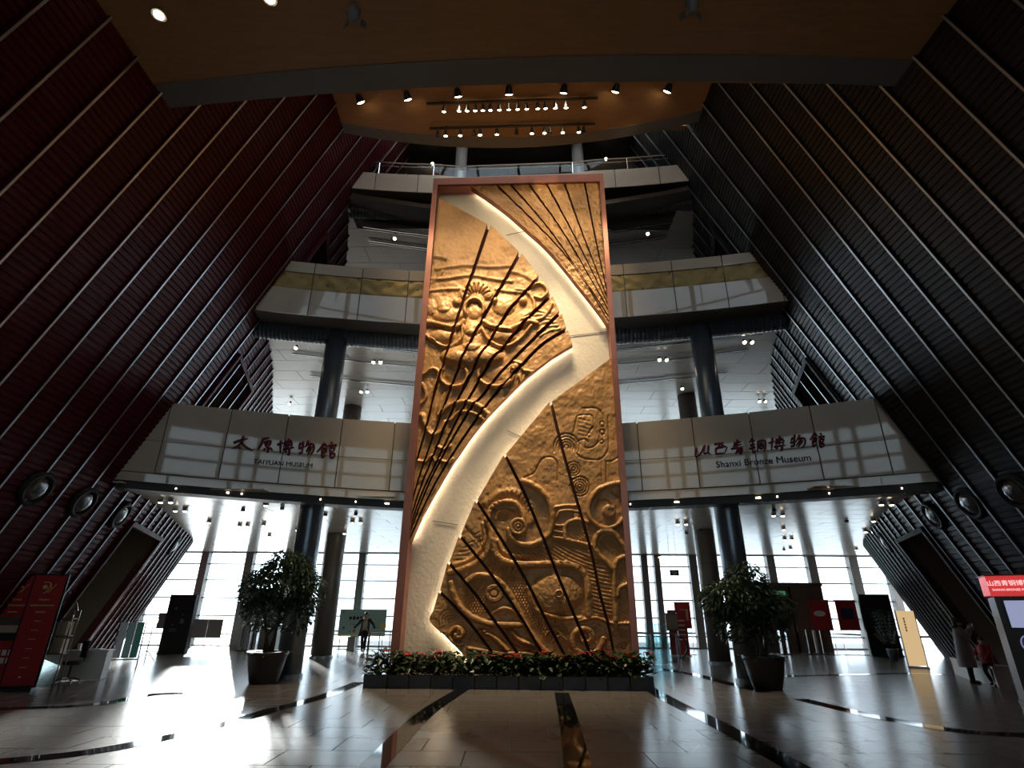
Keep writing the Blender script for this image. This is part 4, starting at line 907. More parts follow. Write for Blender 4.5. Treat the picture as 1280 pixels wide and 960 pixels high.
for px, py, z, nm in ((371, 434, 11.1, 'first gallery, single lamp near the red wall'), (472, 452, 11.1, 'first gallery, twin lamps nearest the panel on the red wall side'), (456, 489, 11.1, 'first gallery, twin lamps low behind the steel column on the red wall side'), (363, 504, 11.1, 'first gallery, lamps just above the parapet near the red wall'), (828, 449, 11.1, 'first gallery, twin lamps nearest the panel on the black wall side'), (934, 427, 11.1, 'first gallery, twin lamps near the black wall'), (852, 485, 11.1, 'first gallery, lamp left of the steel column on the black wall side'), (952, 501, 11.1, 'first gallery, twin lamps just above the parapet near the black wall'), (494, 298, 16.5, 'second gallery, lamp on the red wall side'), (809, 292, 16.5, 'second gallery, lamp on the black wall side'), (541, 205, 21.5, 'top gallery, lamp behind the railing on the red wall side'), (757, 199, 21.5, 'top gallery, lamp behind the railing on the black wall side')):
    p = onz(px, py, z - .15); r = empty('gallery_spotlight', (p[0], p[1], z - .04)); tag(r, 'lit spotlight, ' + nm, 'spotlight', 'lit gallery spotlights')
    for k in ((-.12, .12) if 'twin' in nm else (0,)):
        h = empty('lamp_head', (k, 0, 0), parent=r); lamp_head(h, (k, -.5, -.8), .16, .08, mt=X['lamp2'])

# ------------------------------------------------------------------ potted trees
def leafcloud(m, c, rad, n, rs, ln, dens=None):
    for k in range(n):
        a = rs.uniform(0, 6.283); zz = rs.uniform(-1, 1); q = math.sqrt(max(0, 1 - zz * zz)); rr_ = rs.uniform(.55, 1.0) ** .6
        p = Vector((c[0] + rad[0] * q * math.cos(a) * rr_, c[1] + rad[1] * q * math.sin(a) * rr_, c[2] + rad[2] * zz * rr_))
        d = Vector((math.cos(a + rs.uniform(-.8, .8)), math.sin(a + rs.uniform(-.8, .8)), rs.uniform(-1.1, .25)))
        leaf(m, p, d, ln * rs.uniform(.7, 1.3), ln * rs.uniform(.3, .5), Vector((rs.uniform(-.5, .5), rs.uniform(-.5, .5), 1)), rs.uniform(0, .35))
def potted_tree(name, label, loc, blobs, top, ln=.15, potr=.50, poth=.76, seed=1, sparse=()):
    rs = random.Random(seed); r = empty(name, loc); tag(r, label, 'potted tree')
    m = MB(); m.lathe([(potr * .66, 0), (potr * .72, .05), (potr * .9, poth * .5), (potr, poth * .86), (potr * 1.06, poth * .9), (potr * 1.06, poth), (potr * .93, poth), (potr * .9, poth - .08), (.01, poth - .08)], n=28); m.build('pot', X['pot'], r, True)
    m = MB(); m.lathe([(.01, poth - .07), (potr * .9, poth - .07)], n=24); m.build('soil', X['soil'], r)
    for k in range(4):
        a = k * 1.57 + rs.uniform(0, .5); b = blobs[k % len(blobs)]
        m = MB(); m.tube([(.1 * math.cos(a), .1 * math.sin(a), poth - .1), (.14 * math.cos(a + 1), .14 * math.sin(a + 1), poth + .4), (b[0] * .5 + .1 * math.cos(a), b[1] * .5, poth + .9), (b[0], b[1], b[2])], [.045, .04, .032, .015], 7); m.build('trunk', X['bark'], r, True)
    m = MB()
    for (x, y, z, rx, ry, rz, n) in blobs: leafcloud(m, (x, y, z), (rx, ry, rz), n, rs, ln)
    tag(m.build('foliage', X['leaf'], r), kind='stuff')
    m = MB()
    for k in range(60):
        a = rs.uniform(0, 6.28); q = rs.uniform(.3, 1.0) * potr; leaf(m, (q * math.cos(a), q * math.sin(a), poth - .05), (math.cos(a), math.sin(a), rs.uniform(-.2, .8)), .2, .09, (0, 0, 1), .4)
    tag(m.build('ground_leaves', X['leaf'], r), kind='stuff'); return r
lx = ony(336, 810, 16.3)[0]; rx_ = ony(953, 815, 15.8)[0]
potted_tree('potted_fig_tree', 'bushy dark potted fig tree beside the steel column on the red wall side', (lx, 16.3, 0),
            [(.15, 0, 2.5, .95, .7, .70, 2300), (-.5, 0, 2.3, .55, .6, .6, 900), (.8, 0, 2.25, .5, .5, .6, 800), (.2, 0, 2.95, .6, .6, .40, 700), (-.25, -.1, 1.75, .6, .5, .5, 650), (.6, 0, 1.75, .5, .5, .6, 550), (.1, 0, 3.25, .4, .3, .22, 90)], 3.4, seed=3)
potted_tree('potted_fig_tree', 'bushy dark potted fig tree beside the steel column on the black wall side', (rx_, 15.8, 0),
            [(-.35, 0, 2.1, .95, .7, .62, 2300), (-.95, 0, 2.1, .5, .5, .5, 800), (.35, 0, 1.9, .65, .6, .55, 1000), (-.15, 0, 2.65, .55, .5, .40, 700), (.2, 0, 1.45, .5, .5, .45, 450), (-.6, 0, 1.5, .55, .5, .45, 550), (-.1, 0, 2.95, .3, .3, .2, 80)], 3.2, seed=5)

# ------------------------------------------------------------------ helpers for floor things
def put(px, y, row=800): return ony(px, row, y)[0]
def pxw(w_, y): return w_ / F * (y * 1.107 * .90 if 0 else y / 1.11)
def panelbox(name, w_, h, t, mt, parent, loc=(0, 0, 0)):
    m = MB(); m.box((loc[0], loc[1], loc[2]), (w_, t, h)); return m.build(name, mt, parent)
def face_cam(x, y, k=1.): return -math.atan2(x, y) * k
# red roll-up banners
for k, (pa, pb, lab) in enumerate(((-14, 22, 'red banner stand with photo rows and small pictures near the picture edge'), (26, 62, 'plain red banner stand with gold emblem beside the metal rack'))):
    y = 14.5; xa, xb = put(pa, y), put(pb, y); wd = (xb - xa) * 1.02; r = empty('banner_stand', ((xa + xb) / 2, y - .1 * k, 0), .25); tag(r, lab, 'banner')
    panelbox('base', wd, .08, .28, X['black'], r, (0, 0, .04)); panelbox('backing', wd + .04, 2.5, .03, X['black'], r, (0, .02, 1.33)); panelbox('printed_panel', wd - .05, 2.42, .02, X['redpaint'], r, (0, -.01, 1.33))
    # gold emblem
    m = MB(); c = (-.02, -.03, 2.28); m.tube([(-.12, c[1], c[2] + .1), (0, c[1], c[2] + .1), (.06, c[1], c[2] + .05), (.03, c[1], c[2] - .02), (.0, c[1], c[2] - .12), (-.06, c[1], c[2] - .16)], .012, 5)
    m.tube([(.17, c[1], c[2] + .06), (.09, c[1], c[2] - .05), (.03, c[1], c[2] - .14)], .011, 5); m.tube([(.03, c[1], c[2] + .04), (.09, c[1], c[2] - .05)], .01, 5); m.lathe([(.05, -.005), (.05, .005)], (-.06, c[1], c[2] - .01), 12, (0, 1, 0)); m.build('emblem', X['gold'], r)
    rm = Matrix.Rotation(.25, 3, 'Z')
    def lt(s, z, size, mt=None, x=0):
        q = Vector(r.location) + rm @ Vector((x, -.035, z)); text('lettering', s, mt or X['gold'], r, q, rm @ Vector((1, 0, 0)), (0, 0, 1), size, .004)
    for w_, z in ((.22, 1.98), (wd - .2, 1.86), (wd - .2, 1.84), (.2, 1.70)): panelbox('text_line', w_, .014 if w_ > .3 else .03, .006, X['gold'], r, (0, -.025, z))
    if k == 0:
        for j, z in enumerate((1.5, 1.32, 1.14)): panelbox('photo_strip', wd - .1, .16, .008, (X['brown'], X['niche'], X['dark'])[j], r, (0, -.025, z))
        for j in range(5):
            for i in range(2): panelbox('picture_card', .085, .12, .008, X['inkwhite'], r, (-.26 + .125 * j, -.025, .80 - .17 * i))
    else:
        for j in range(6): panelbox('text_line', .14, .018, .006, X['gold'], r, (0, -.025, 1.5 - .2 * j))
    panelbox('footer_mark', .05, .03, .006, X['inkwhite'], r, (.0, -.025, .3))
# metal brochure rack
y = 15.1; x = put(72, y); r = empty('brochure_rack', (x, y, 0), .2); tag(r, 'metal brochure rack holding brown boxes beside the red banners', 'rack')
for sx in (-.26, .26):
    for sy in (-.15, .15): m = MB(); m.tube([(sx, sy, 0), (sx, sy, 1.75)], .014, 6); m.build('post', X['chrome'], r)
m = MB(); m.tube([(.26, 0, 1.75), (.18, 0, 1.92), (0, 0, 1.98), (-.18, 0, 1.92), (-.26, 0, 1.75)], .014, 6); m.build('top_hoop', X['chrome'], r)
for z in (.75, 1.15, 1.55): panelbox('shelf', .52, .02, .3, X['dark'], r, (0, 0, z))
panelbox('lower_glass', .5, .7, .01, X['rail_glass'], r, (0, -.14, .38))
for j, z in enumerate((.76, 1.16)):
    for i in range(2): b = panelbox('brochure_box', .2, .32, .2, X['niche'], None, (0, 0, .16)); b.location = (x - .12 + .24 * i, y, z); tag(b, 'brown brochure box on the %s shelf of the metal rack, %s' % (('middle', 'upper')[j], ('nearer the banners', 'farther from the banners')[i]), 'box')
# chair + desk
y = 16.2; x = put(98, y); r = empty('office_chair', (x, y, 0), -.6); tag(r, 'black swivel office chair in front of the white desk', 'chair')
m = MB(); m.lathe([(.03, .1), (.03, .42)], n=10); m.build('gas_column', X['black'], r)
for k in range(5): m = MB(); a = k * 1.257; m.tube([(0, 0, .12), (.15 * math.cos(a), .15 * math.sin(a), .10), (.28 * math.cos(a), .28 * math.sin(a), .05)], [.03, .025, .02], 6); m.ball((.28 * math.cos(a), .28 * math.sin(a), .03), .03, 8, 5); m.build('base_spoke', X['chrome'], r)
m = MB(); m.lathe([(.02, .42), (.2, .42), (.235, .46), (.22, .50), (.02, .51)], n=20, sy=.95); m.build('seat', X['black'], r, True)
m = MB(); m.grid([[(.2 * math.sin(a), .22 + .05 * math.cos(a) * 1 - .03 * abs(z - .75), z) for a in np.linspace(-1, 1, 7)] for z in np.linspace(.58, 1.0, 6)]); o = m.build('backrest', X['black'], r, True); sd_ = o.modifiers.new('solid', 'SOLIDIFY'); sd_.thickness = .05
m = MB(); m.tube([(0, .1, .46), (0, .27, .5), (0, .27, .7)], .02, 6); m.build('back_stem', X['black'], r)
y = 16.9; x = put(116, y); r = empty('reception_desk', (x, y, 0), .35); tag(r, 'low white reception desk by the red wall doorway', 'desk')
panelbox('front_panel', 1.0, .68, .04, X['white'], r, (0, -.28, .36)); panelbox('side_panel', .04, .68, .55, X['white'], r, (-.48, 0, .36)); panelbox('side_panel', .04, .68, .55, X['white'], r, (.48, 0, .36)); panelbox('desk_top', 1.08, .04, .64, X['white'], r, (0, 0, .72))
c = MB(); c.lathe([(.05, 0), (.055, .16), (.045, .16), (.04, .02)], n=12); c = c.build('paper_cup', X['white'], None); c.location = (x - .25, y - .1, .74); tag(c, 'white cup standing on the low white desk', 'cup')
c = MB(); c.box((0, 0, .015), (.3, .22, .03)); c = c.build('paper_stack', X['inkwhite'], None); c.location = (x + .2, y, .74); tag(c, 'stack of white paper lying on the low white desk', 'paper')
# colourful display stand
y = 20.4; x = put(161, y); r = empty('display_stand', (x, y, 0), .5); tag(r, 'tilted display stand of pale blue and teal panels by the red wall', 'display stand')
for k, cc in enumerate(((.62, .72, .78), (.30, .58, .60), (.10, .42, .34))):
    m = MB(); m.box((-.24 + .24 * k, 0, .85), (.21, .03, 1.1), 0, -.15); m.build('display_panel', mat('panel tint', cc, .4), r)
m = MB(); m.tube([(-.4, .1, 0), (-.38, .02, 1.45), (.38, .02, 1.45), (.4, .1, 0)], .02, 6); m.build('frame', X['black'], r)
m = MB(); m.tube([(-.4, -.35, .02), (-.4, .4, .02)], .02, 6); m.tube([(.4, -.35, .02), (.4, .4, .02)], .02, 6); m.tube([(-.4, 0, .25), (.4, 0, .25)], .02, 6); m.build('base_frame', X['black'], r)
# flood lamp on stand
y = 23.6; x = put(187, y); r = empty('flood_lamp', (x, y, 0)); tag(r, 'lit flood lamp on a thin stand in front of the black display', 'lamp')
m = MB(); m.tube([(0, 0, 0), (0, 0, 1.35)], .02, 8); m.build('pole', X['black'], r)
for k in range(3): m = MB(); a = k * 2.09; m.tube([(0, 0, .35), (.35 * math.cos(a), .35 * math.sin(a), .01)], .015, 6); m.build('leg', X['black'], r)
m = MB(); m.lathe([(.05, -.15), (.13, 0), (.15, .05)], (0, 0, 1.42), 16, (.3, -.9, -.1)); m.build('reflector', X['black'], r); m = MB(); m.lathe([(.145, .05), (.10, .12), (.004, .14)], (0, 0, 1.42), 16, (.3, -.9, -.1)); m.build('bulb', X['lamp'], r)
# black tower and info boards
y = 27.5; x = put(219, y); r = empty('information_tower', (x, y, 0), .12); tag(r, 'tall black information tower with small white marks in the bright entrance', 'display')
panelbox('body', 1.15, 2.45, .3, X['dark'], r, (0, 0, 1.27)); panelbox('plinth', 1.2, .06, .36, X['black'], r, (0, 0, .03))
for dx, z, w_, h in ((-.2, 1.9, .12, .1), (.15, 1.62, .06, .06), (.17, 1.35, .16, .2), (-.2, 1.2, .09, .06), (-.15, 1.02, .3, .05), (-.15, .94, .3, .04)): panelbox('printed_mark', w_, h, .006, X['trimgrey'], r, (dx, -.155, z))
y = 29.5; x = put(256, y); r = empty('notice_board', (x, y, 0), .1); tag(r, 'low twin grey notice boards on posts before the entrance glass', 'sign')
for s in (-1, 1): panelbox('board', .66, .85, .03, mat('grey board', (.24, .22, .21), .5), r, (.345 * s, 0, 1.0))
for xx_ in (-.68, 0, .68): m = MB(); m.tube([(xx_, .03, 0), (xx_, .03, 1.42)], .02, 6); m.build('post', X['mullion'], r)
panelbox('foot', .3, .03, .3, X['mullion'], r, (-.55, 0, .015)); panelbox('foot', .3, .03, .3, X['mullion'], r, (.55, 0, .015))
y = 29.0; x = put(199, y); r = empty('notice_board', (x, y, 0), .2); tag(r, 'small single grey notice board on a post behind the flood lamp', 'sign')
panelbox('board', .55, .7, .03, mat('grey board small', (.2, .19, .19), .5), r, (0, 0, 1.35)); m = MB(); m.tube([(0, .03, 0), (0, .03, 1.4)], .02, 6); m.build('post', X['mullion'], r); panelbox('foot', .4, .03, .3, X['mullion'], r, (0, 0, .015))
# vestibules
def vestibule(label, pa, pb, y, h, mt, exitsign):
    xa, xb = put(pa, y), put(pb, y); r = empty('entrance_vestibule', ((xa + xb) / 2, y, 0)); tag(r, label, 'vestibule'); wd = xb - xa
    panelbox('wall_panel', wd * .48, h, 1.6, mt, r, (-wd * .26, .8, h / 2)); panelbox('wall_panel', wd * .48, h, 1.6, mt, r, (wd * .26, .8, h / 2)); panelbox('header', wd + .1, .18, 1.7, mt, r, (0, .8, h + .09))
    panelbox('door_gap', wd * .04, h - .1, 1.4, X['black'], r, (0, .85, h / 2))
    if exitsign:
        panelbox('exit_sign', .5, .2, .04, mat('green exit sign', (.05, .25, .12), .4, emit=(.1, .5, .25), estr=.35), r, (-.5, -.03, h - .35)); panelbox('exit_pictogram', .14, .12, .006, X['inkwhite'], r, (-.6, -.055, h - .35)); panelbox('exit_pictogram', .12, .10, .006, X['inkwhite'], r, (-.4, -.055, h - .35))
        m = MB(); m.tube([(.05, -.04, 1.0), (.05, -.04, 1.4)], .02, 6); m.build('door_handle', X['chrome'], r)
    return r
vestibule('dark brown entrance vestibule with a green exit sign', 955, 1040, 31.0, 3.2, X['brown'], True)
vestibule('grey entrance vestibule behind the potted tree by the red wall', 288, 345, 31.0, 2.75, mat('grey vestibule', (.16, .165, .16), .5), False)
def gates(label, px, y, n):
    r = empty('security_gate', (put(px, y), y, 0)); tag(r, label, 'gate')
    for k in range(n): m = MB(); m.box((k * .34, 0, .55), (.10, .25, 1.1)); m.tube([(k * .34 - .05, -.13, 0), (k * .34 - .05, -.13, 1.1)], .025, 6); m.build('gate_post', X['chrome'], r)
    m = MB(); m.box((.34 * (n - 1) / 2, 0, .03), (.34 * n, .4, .04)); m.build('base_plate', X['black'], r)
gates('steel security gate posts before the brown vestibule', 1009, 29.6, 3); gates('steel security gate posts behind the potted tree by the red wall', 303, 29.6, 3); gates('pale security gate posts showing past the potted tree by the black wall', 976, 29.4, 2)
# poster billboard
y = 31.5; x = put(451, y); r = empty('poster_board', (x, y, 0), .06); tag(r, 'pale teal exhibition poster board behind the walking person', 'poster')
panelbox('printed_panel', 2.45, 1.3, .05, mat('teal poster', (.26, .40, .38), .5), r, (0, 0, 1.28))
for sx in (-1.1, 1.1): m = MB(); m.tube([(sx, .06, 0), (sx, .06, 1.9)], .025, 6); m.build('post', X['mullion'], r)
panelbox('foot', 2.4, .03, .3, X['mullion'], r, (0, .06, .015)); panelbox('yellow_edge', 2.45, .07, .008, mat('poster yellow', (.6, .5, .1), .5), r, (0, -.03, .67))
for k in range(5): panelbox('title_mark', .14, .13 + .03 * (k % 2), .006, X['ink'], r, (-.65 + .19 * k, -.03, 1.5))
panelbox('title_line', .5, .025, .006, X['transom'], r, (-.4, -.03, 1.2))
for dx, z, rr2, cc in ((-.95, 1.02, .07, (.05, .12, .1)), (-.4, .88, .09, (.3, .1, .06)), (-.6, .84, .05, (.05, .2, .25)), (1.1, 1.12, .16, (.6, .5, .12)), (.75, 1.02, .05, (.08, .2, .15)), (-1.05, 1.78, .05, (.06, .18, .16))):
    m = MB(); m.lathe([(rr2, -.004), (rr2, .004)], (dx, -.032, z), 14, (0, 1, 0)); m.build('printed_dot', mat('poster dot', cc, .5), r)
r = MB(); r.box((0, 0, .3), (.36, .3, .56)); r.box((0, 0, .6), (.4, .34, .05)); r.box((0, 0, .02), (.4, .34, .04)); r = r.build('litter_bin', mat('bin grey', (.3, .3, .29), .4)); r.location = (put(440, 30.6), 30.6, 0); tag(r, 'small grey litter bin below the teal poster', 'bin')
# stairwell railings behind the panel
y = 24.0; xa = put(461, y); r = empty('stair_railing', (xa, y, 0)); tag(r, 'thin steel stair railing at the red wall side of the panel', 'railing')
for k in range(7): m = MB(); m.tube([(k * .42, 0, 0), (k * .42, 0, 1.05)], .022 if k else .045, 6); m.build('baluster', X['mullion'], r)
m = MB(); m.tube([(0, 0, 1.05), (2.6, 0, 1.05)], .03, 6); m.build('handrail', X['chrome'], r); m = MB(); m.tube([(0, 0, .95), (2.6, 0, .95)], .012, 6); m.build('rail', X['chrome'], r)
y = 23.0; xb = put(847, y); r = empty('glass_balustrade', (xb, y, 0)); tag(r, 'glass balustrade with curved black handrail end at the black wall side of the panel', 'railing')
for k in range(3): m = MB(); m.box((-.55 - .95 * k, 0, .5), (.9, .02, .95)); m.build('glass_pane', X['rail_glass'], r)
for k in range(4): m = MB(); m.tube([(-.05 - .95 * k, 0, 0), (-.05 - .95 * k, 0, 1.08)], .025, 6); m.build('post', X['transom'], r)
m = MB(); m.tube([(-3, 0, 1.08), (-.1, 0, 1.08)], .03, 6); m.build('handrail', X['transom'], r)
m = MB(); m.tube([(0, -.1, .2), (0, -.1, .95)] + [(.30 * math.sin(a), -.1, .62 + .36 * math.cos(a)) for a in np.linspace(.2, 2.9, 9)], .032, 6); m.build('handrail_loop', X['black'], r)
for px in (814, 827):
    c = MB(); c.lathe([(.26, 0), (.26, 1.35), (.22, 1.38), (.2, 1.34)], n=20); c = c.build('glass_cylinder', X['rail_glass'], None, True); c.location = (put(px, 25.5), 25.5, .02); tag(c, 'clear glass cylinder stand behind the balustrade, %s' % ('nearer the relief panel' if px < 820 else 'farther from the relief panel'), 'stand')
# red standees
def standee(name, label, px, y, w_, h, z0, mt, rz, lines=0, legs=False):
    r = empty(name, (put(px, y), y, 0), rz); tag(r, label, 'sign'); panelbox('printed_panel', w_, h, .04, mt, r, (0, 0, z0 + h / 2))
    if z0 < .2: panelbox('base', w_ * 1.1, .05, .4, X['inkwhite'], r, (0, 0, .025))
    else:
        for s in (-1, 1): m = MB(); m.tube([(s * w_ * .46, .03, 0), (s * w_ * .46, .03, z0 + h + .05)], .016, 6); m.build('post', X['chrome'], r)
        m = MB(); m.tube([(-w_ * .55, .03, z0 + h + .02), (w_ * .55, .03, z0 + h + .02)], .02, 6); m.build('top_bar', X['black'], r); m = MB(); m.tube([(-w_ * .55, .03, z0), (w_ * .55, .03, z0)], .016, 6); m.build('bottom_bar', X['black'], r); panelbox('foot', w_ * 1.1, .03, .3, X['chrome'], r, (0, 0, .015))
    return r
r = standee('banner_stand', 'tall red standing banner with white lines near the glass balustrade', 849, 27.8, .85, 1.9, .05, X['redpaint'], -.15)
for k in range(5): panelbox('text_line', .45, .05, .008, X['inkwhite'], r, (.1, -.025, 1.5 - .2 * k))
r = standee('poster_stand', 'red poster with pale picture hanging behind the standing banner', 857, 29.0, .75, 1.15, 1.15, X['redpaint'], -.1); panelbox('picture', .4, .5, .008, X['niche'], r, (.05, -.025, 1.75))
r = standee('sign_post', 'brown square sign on a post at the balustrade end', 842, 24.6, .5, .62, 1.15, mat('kraft board', (.22, .18, .14), .6), 0)
r = standee('poster_stand', 'red hanging poster with white swirl print beside the brown vestibule', 1032, 29.4, .95, 1.35, 1.1, X['redpaint'], -.1); m = MB(); m.lathe([(.22, -.004), (.22, .004)], (-.05, -.03, 1.85), 16, (0, 1, 0), 1.3, .6); m.build('picture', X['inkwhite'], r)
r = standee('poster_stand', 'red hanging poster with dark blue print next to the wide pillar', 1066, 29.4, .95, 1.35, 1.1, X['redpaint'], -.1); panelbox('picture', .6, .5, .008, mat('navy print', (.02, .03, .08), .5), r, (0, -.025, 1.85))
# hanging sign
p = ony(843, 716, 27.0); r = empty('hanging_sign', (p[0], 27.0, p[2])); tag(r, 'small dark direction sign hanging from the ceiling by two rods', 'sign'); panelbox('sign_plate', .42, .26, .04, X['ink'], r)
for s in (-1, 1): m = MB(); m.tube([(s * .16, 0, .13), (s * .16, 0, 5.04 - p[2])], .01, 5); m.build('rod', X['chrome'], r)
panelbox('text_line', .26, .05, .006, X['inkwhite'], r, (0, -.024, .04)); panelbox('text_line', .2, .03, .006, X['inkwhite'], r, (.02, -.024, -.05))
# black board and palm near the black wall
y = 28.6; r = empty('display_board', (put(1104, y), y, 0), -.2); tag(r, 'tall black display board behind potted palm at the black wall', 'display'); panelbox('board', 1.35, 2.7, .2, X['dark'], r, (0, 0, 1.38)); panelbox('plinth', 1.4, .06, .4, X['black'], r, (0, 0, .03))
y = 26.0; r = empty('potted_palm', (put(1112, y), y, 0)); tag(r, 'slim potted palm beside the glowing light box', 'potted plant')
m = MB(); m.lathe([(.16, 0), (.22, .4), (.24, .45), (.2, .45), (.18, .38), (.01, .38)], n=18); m.build('pot', X['column'], r, True); m = MB(); rs = random.Random(9)
for k in range(26):
    a = rs.uniform(0, 6.28); tip = Vector((math.cos(a) * rs.uniform(.25, .6), math.sin(a) * rs.uniform(.25, .6), rs.uniform(.9, 2.0)))
    for t in np.linspace(.4, 1, 7):
        q = Vector((0, 0, .4)).lerp(tip, t)
        for s in (-1, 1): leaf(m, q, (math.cos(a + s * 1.0), math.sin(a + s * 1.0), .2), .22, .05, (0, 0, 1), .3)
tag(m.build('fronds', X['leaf'], r), kind='stuff'); m = MB(); m.tube([(0, 0, .36), (.02, 0, .9), (0, 0, 1.5)], .025, 6); m.build('stem', X['bark'], r)
# glowing light box
y = 22.3; r = empty('light_box', (put(1139, y), y, 0), -.45); tag(r, 'tall glowing cream light box standing by the black wall', 'light box')
panelbox('lit_panel', .56, 1.85, .16, mat('lit cream panel', (.8, .6, .35), .5, emit=(1, .70, .36), estr=.62), r, (0, 0, 1.0)); panelbox('frame_side', .03, 1.9, .2, X['chrome'], r, (-.295, 0, 1.0)); panelbox('frame_side', .03, 1.9, .2, X['chrome'], r, (.295, 0, 1.0)); panelbox('base', .66, .06, .4, X['chrome'], r, (0, 0, .03))
rm = Matrix.Rotation(-.45, 3, 'Z')
for k in range(5): panelbox('printed_mark', .05, .07, .006, mat('ochre print', (.5, .3, .12), .5), r, (-.08, -.083, 1.65 - .1 * k))
# bench
r = empty('bench', (put(1215, 18.2), 18.2, 0), 0); tag(r, 'long low white bench along the black wall behind the woman', 'bench')
xw = lambda y_: TR.x_at(y_, .5) - .75
pts = [(xw(y_), y_) for y_ in np.linspace(16.4, 20.0, 9)]
m = MB(); m.grid([[(a + b_ - r.location.x, yy - r.location.y, z) for b_, z in ((-.25, 0), (-.25, .42), (-.28, .44), (-.28, .5), (.22, .5), (.22, 0))] for a, yy in pts])
a, yy = pts[0]; m.add([(a - .25 - r.location.x, yy - r.location.y, 0), (a - .28 - r.location.x, yy - r.location.y, .5), (a + .22 - r.location.x, yy - r.location.y, .5), (a + .22 - r.location.x, yy - r.location.y, 0)], [(0, 1, 2, 3)])
a, yy = pts[-1]; m.add([(a - .25 - r.location.x, yy - r.location.y, 0), (a - .28 - r.location.x, yy - r.location.y, .5), (a + .22 - r.location.x, yy - r.location.y, .5), (a + .22 - r.location.x, yy - r.location.y, 0)], [(3, 2, 1, 0)]); m.build('seat_block', X['white'], r)
# oval mirror on the black wall
r = empty('oval_mirror', tuple(TR.P(29.9, 2.25, .14))); tag(r, 'oval mirror reflecting daylight on the black wall above the woman', 'mirror'); ax = Vector(TR.P(29.9, 2.25, 1) - TR.P(29.9, 2.25, 0))
m = MB(); m.lathe([(.30, -.01), (.33, .0), (.33, .03), (.29, .03)], (0, 0, 0), 24, ax, .75, 1.6); m.build('rim', X['dark_batten'], r); m = MB(); m.lathe([(.005, .015), (.30, .015), (.30, .005)], (0, 0, 0), 24, ax, .75, 1.6); m.build('mirror_glass', mat('mirror', (.75, .85, .85), .04, 1.), r)
# kiosk
y = 12.9; xk = put(1240, y, 860); r = empty('vending_kiosk', (xk + .70 * math.cos(.55) + .62, y - .70 * math.sin(.55), 0), -.55); tag(r, 'dark self-service vending kiosk with red lit header and screen', 'kiosk'); rm = Matrix.Rotation(-.55, 3, 'Z')
m = MB(); m.box((0, .45, 1.09), (1.36, .85, 2.06)); m.build('cabinet', mat('kiosk brown', (.035, .02, .018), .3), r); panelbox('plinth', 1.40, .06, .9, X['black'], r, (0, .45, .03)); panelbox('header', 1.46, .40, .92, X['redlit'], r, (0, .45, 2.36)); panelbox('header_rim', 1.50, .03, .96, X['redpaint'], r, (0, .45, 2.575))
kp = lambda x_, z_, d=.03: Vector(r.location) + rm @ Vector((x_, -d, z_))
ktext = mat('backlit lettering', (.9, .9, .9), .4, emit=(1, .95, .92), estr=.8)
text('lettering', '山西青铜博物馆', ktext, r, kp(-.30, 2.40, .02), rm @ Vector((1, 0, 0)), (0, 0, 1), .125, .004); text('lettering', 'SHANXI BRONZE MUSEUM', ktext, r, kp(-.30, 2.27, .02), rm @ Vector((1, 0, 0)), (0, 0, 1), .062, .003)
panelbox('divider', .012, .26, .008, ktext, r, (.16, -.015, 2.36)); text('lettering', '自', ktext, r, kp(.26, 2.40, .02), rm @ Vector((1, 0, 0)), (0, 0, 1), .14, .004); text('lettering', 'M', ktext, r, kp(.25, 2.27, .02), rm @ Vector((1, 0, 0)), (0, 0, 1), .07, .003)
panelbox('screen_bezel', .92, .62, .03, X['black'], r, (-.12, .02, 1.78)); panelbox('screen', .84, .54, .02, mat('lit screen', (.1, .1, .15), .3, emit=(.36, .40, .62), estr=.75), r, (-.12, .005, 1.78)); panelbox('screen_picture', .2, .36, .006, mat('screen picture', (.2, .22, .35), .3, emit=(.20, .22, .36), estr=.7), r, (-.02, -.008, 1.76))
for k in range(2):
    m = MB(); c = (-.36 + .36 * k, -.01, 1.20); m.tube([(c[0] + .11 * math.cos(a), c[1], c[2] + .15 * math.sin(a)) for a in np.linspace(0, 6.283, 25)], .013, 6); m.build('dispenser_ring', mat('lit ring', (.4, .4, .6), .4, emit=(.4, .42, .75), estr=.4), r)
    m = MB(); m.lathe([(.085, -.006), (.085, .006)], c, 18, (0, 1, 0), 1, 1.3); m.build('dispenser_glass', mat('dispenser', (.03, .03, .08), .15, emit=(.05, .05, .16), estr=.5), r)
panelbox('tray_window', .62, .34, .02, mat('tray window', (.10, .10, .14), .1, emit=(.14, .14, .2), estr=.3), r, (-.1, .015, .78)); m = MB(); m.tube([(-.42, 0, .60), (.22, 0, .60), (.22, 0, .96), (-.42, 0, .96), (-.42, 0, .60)], .012, 5); m.build('tray_frame', X['trimgrey'], r)
panelbox('card_slot', .1, .12, .02, X['trimgrey'], r, (.32, .01, 1.45)); panelbox('pickup_flap', 1.1, .26, .02, X['black'], r, (0, .015, .40)); [panelbox('flap_mark', .05, .05, .006, X['trimgrey'], r, (-.2 + .09 * k, .0, .42)) for k in range(4)]

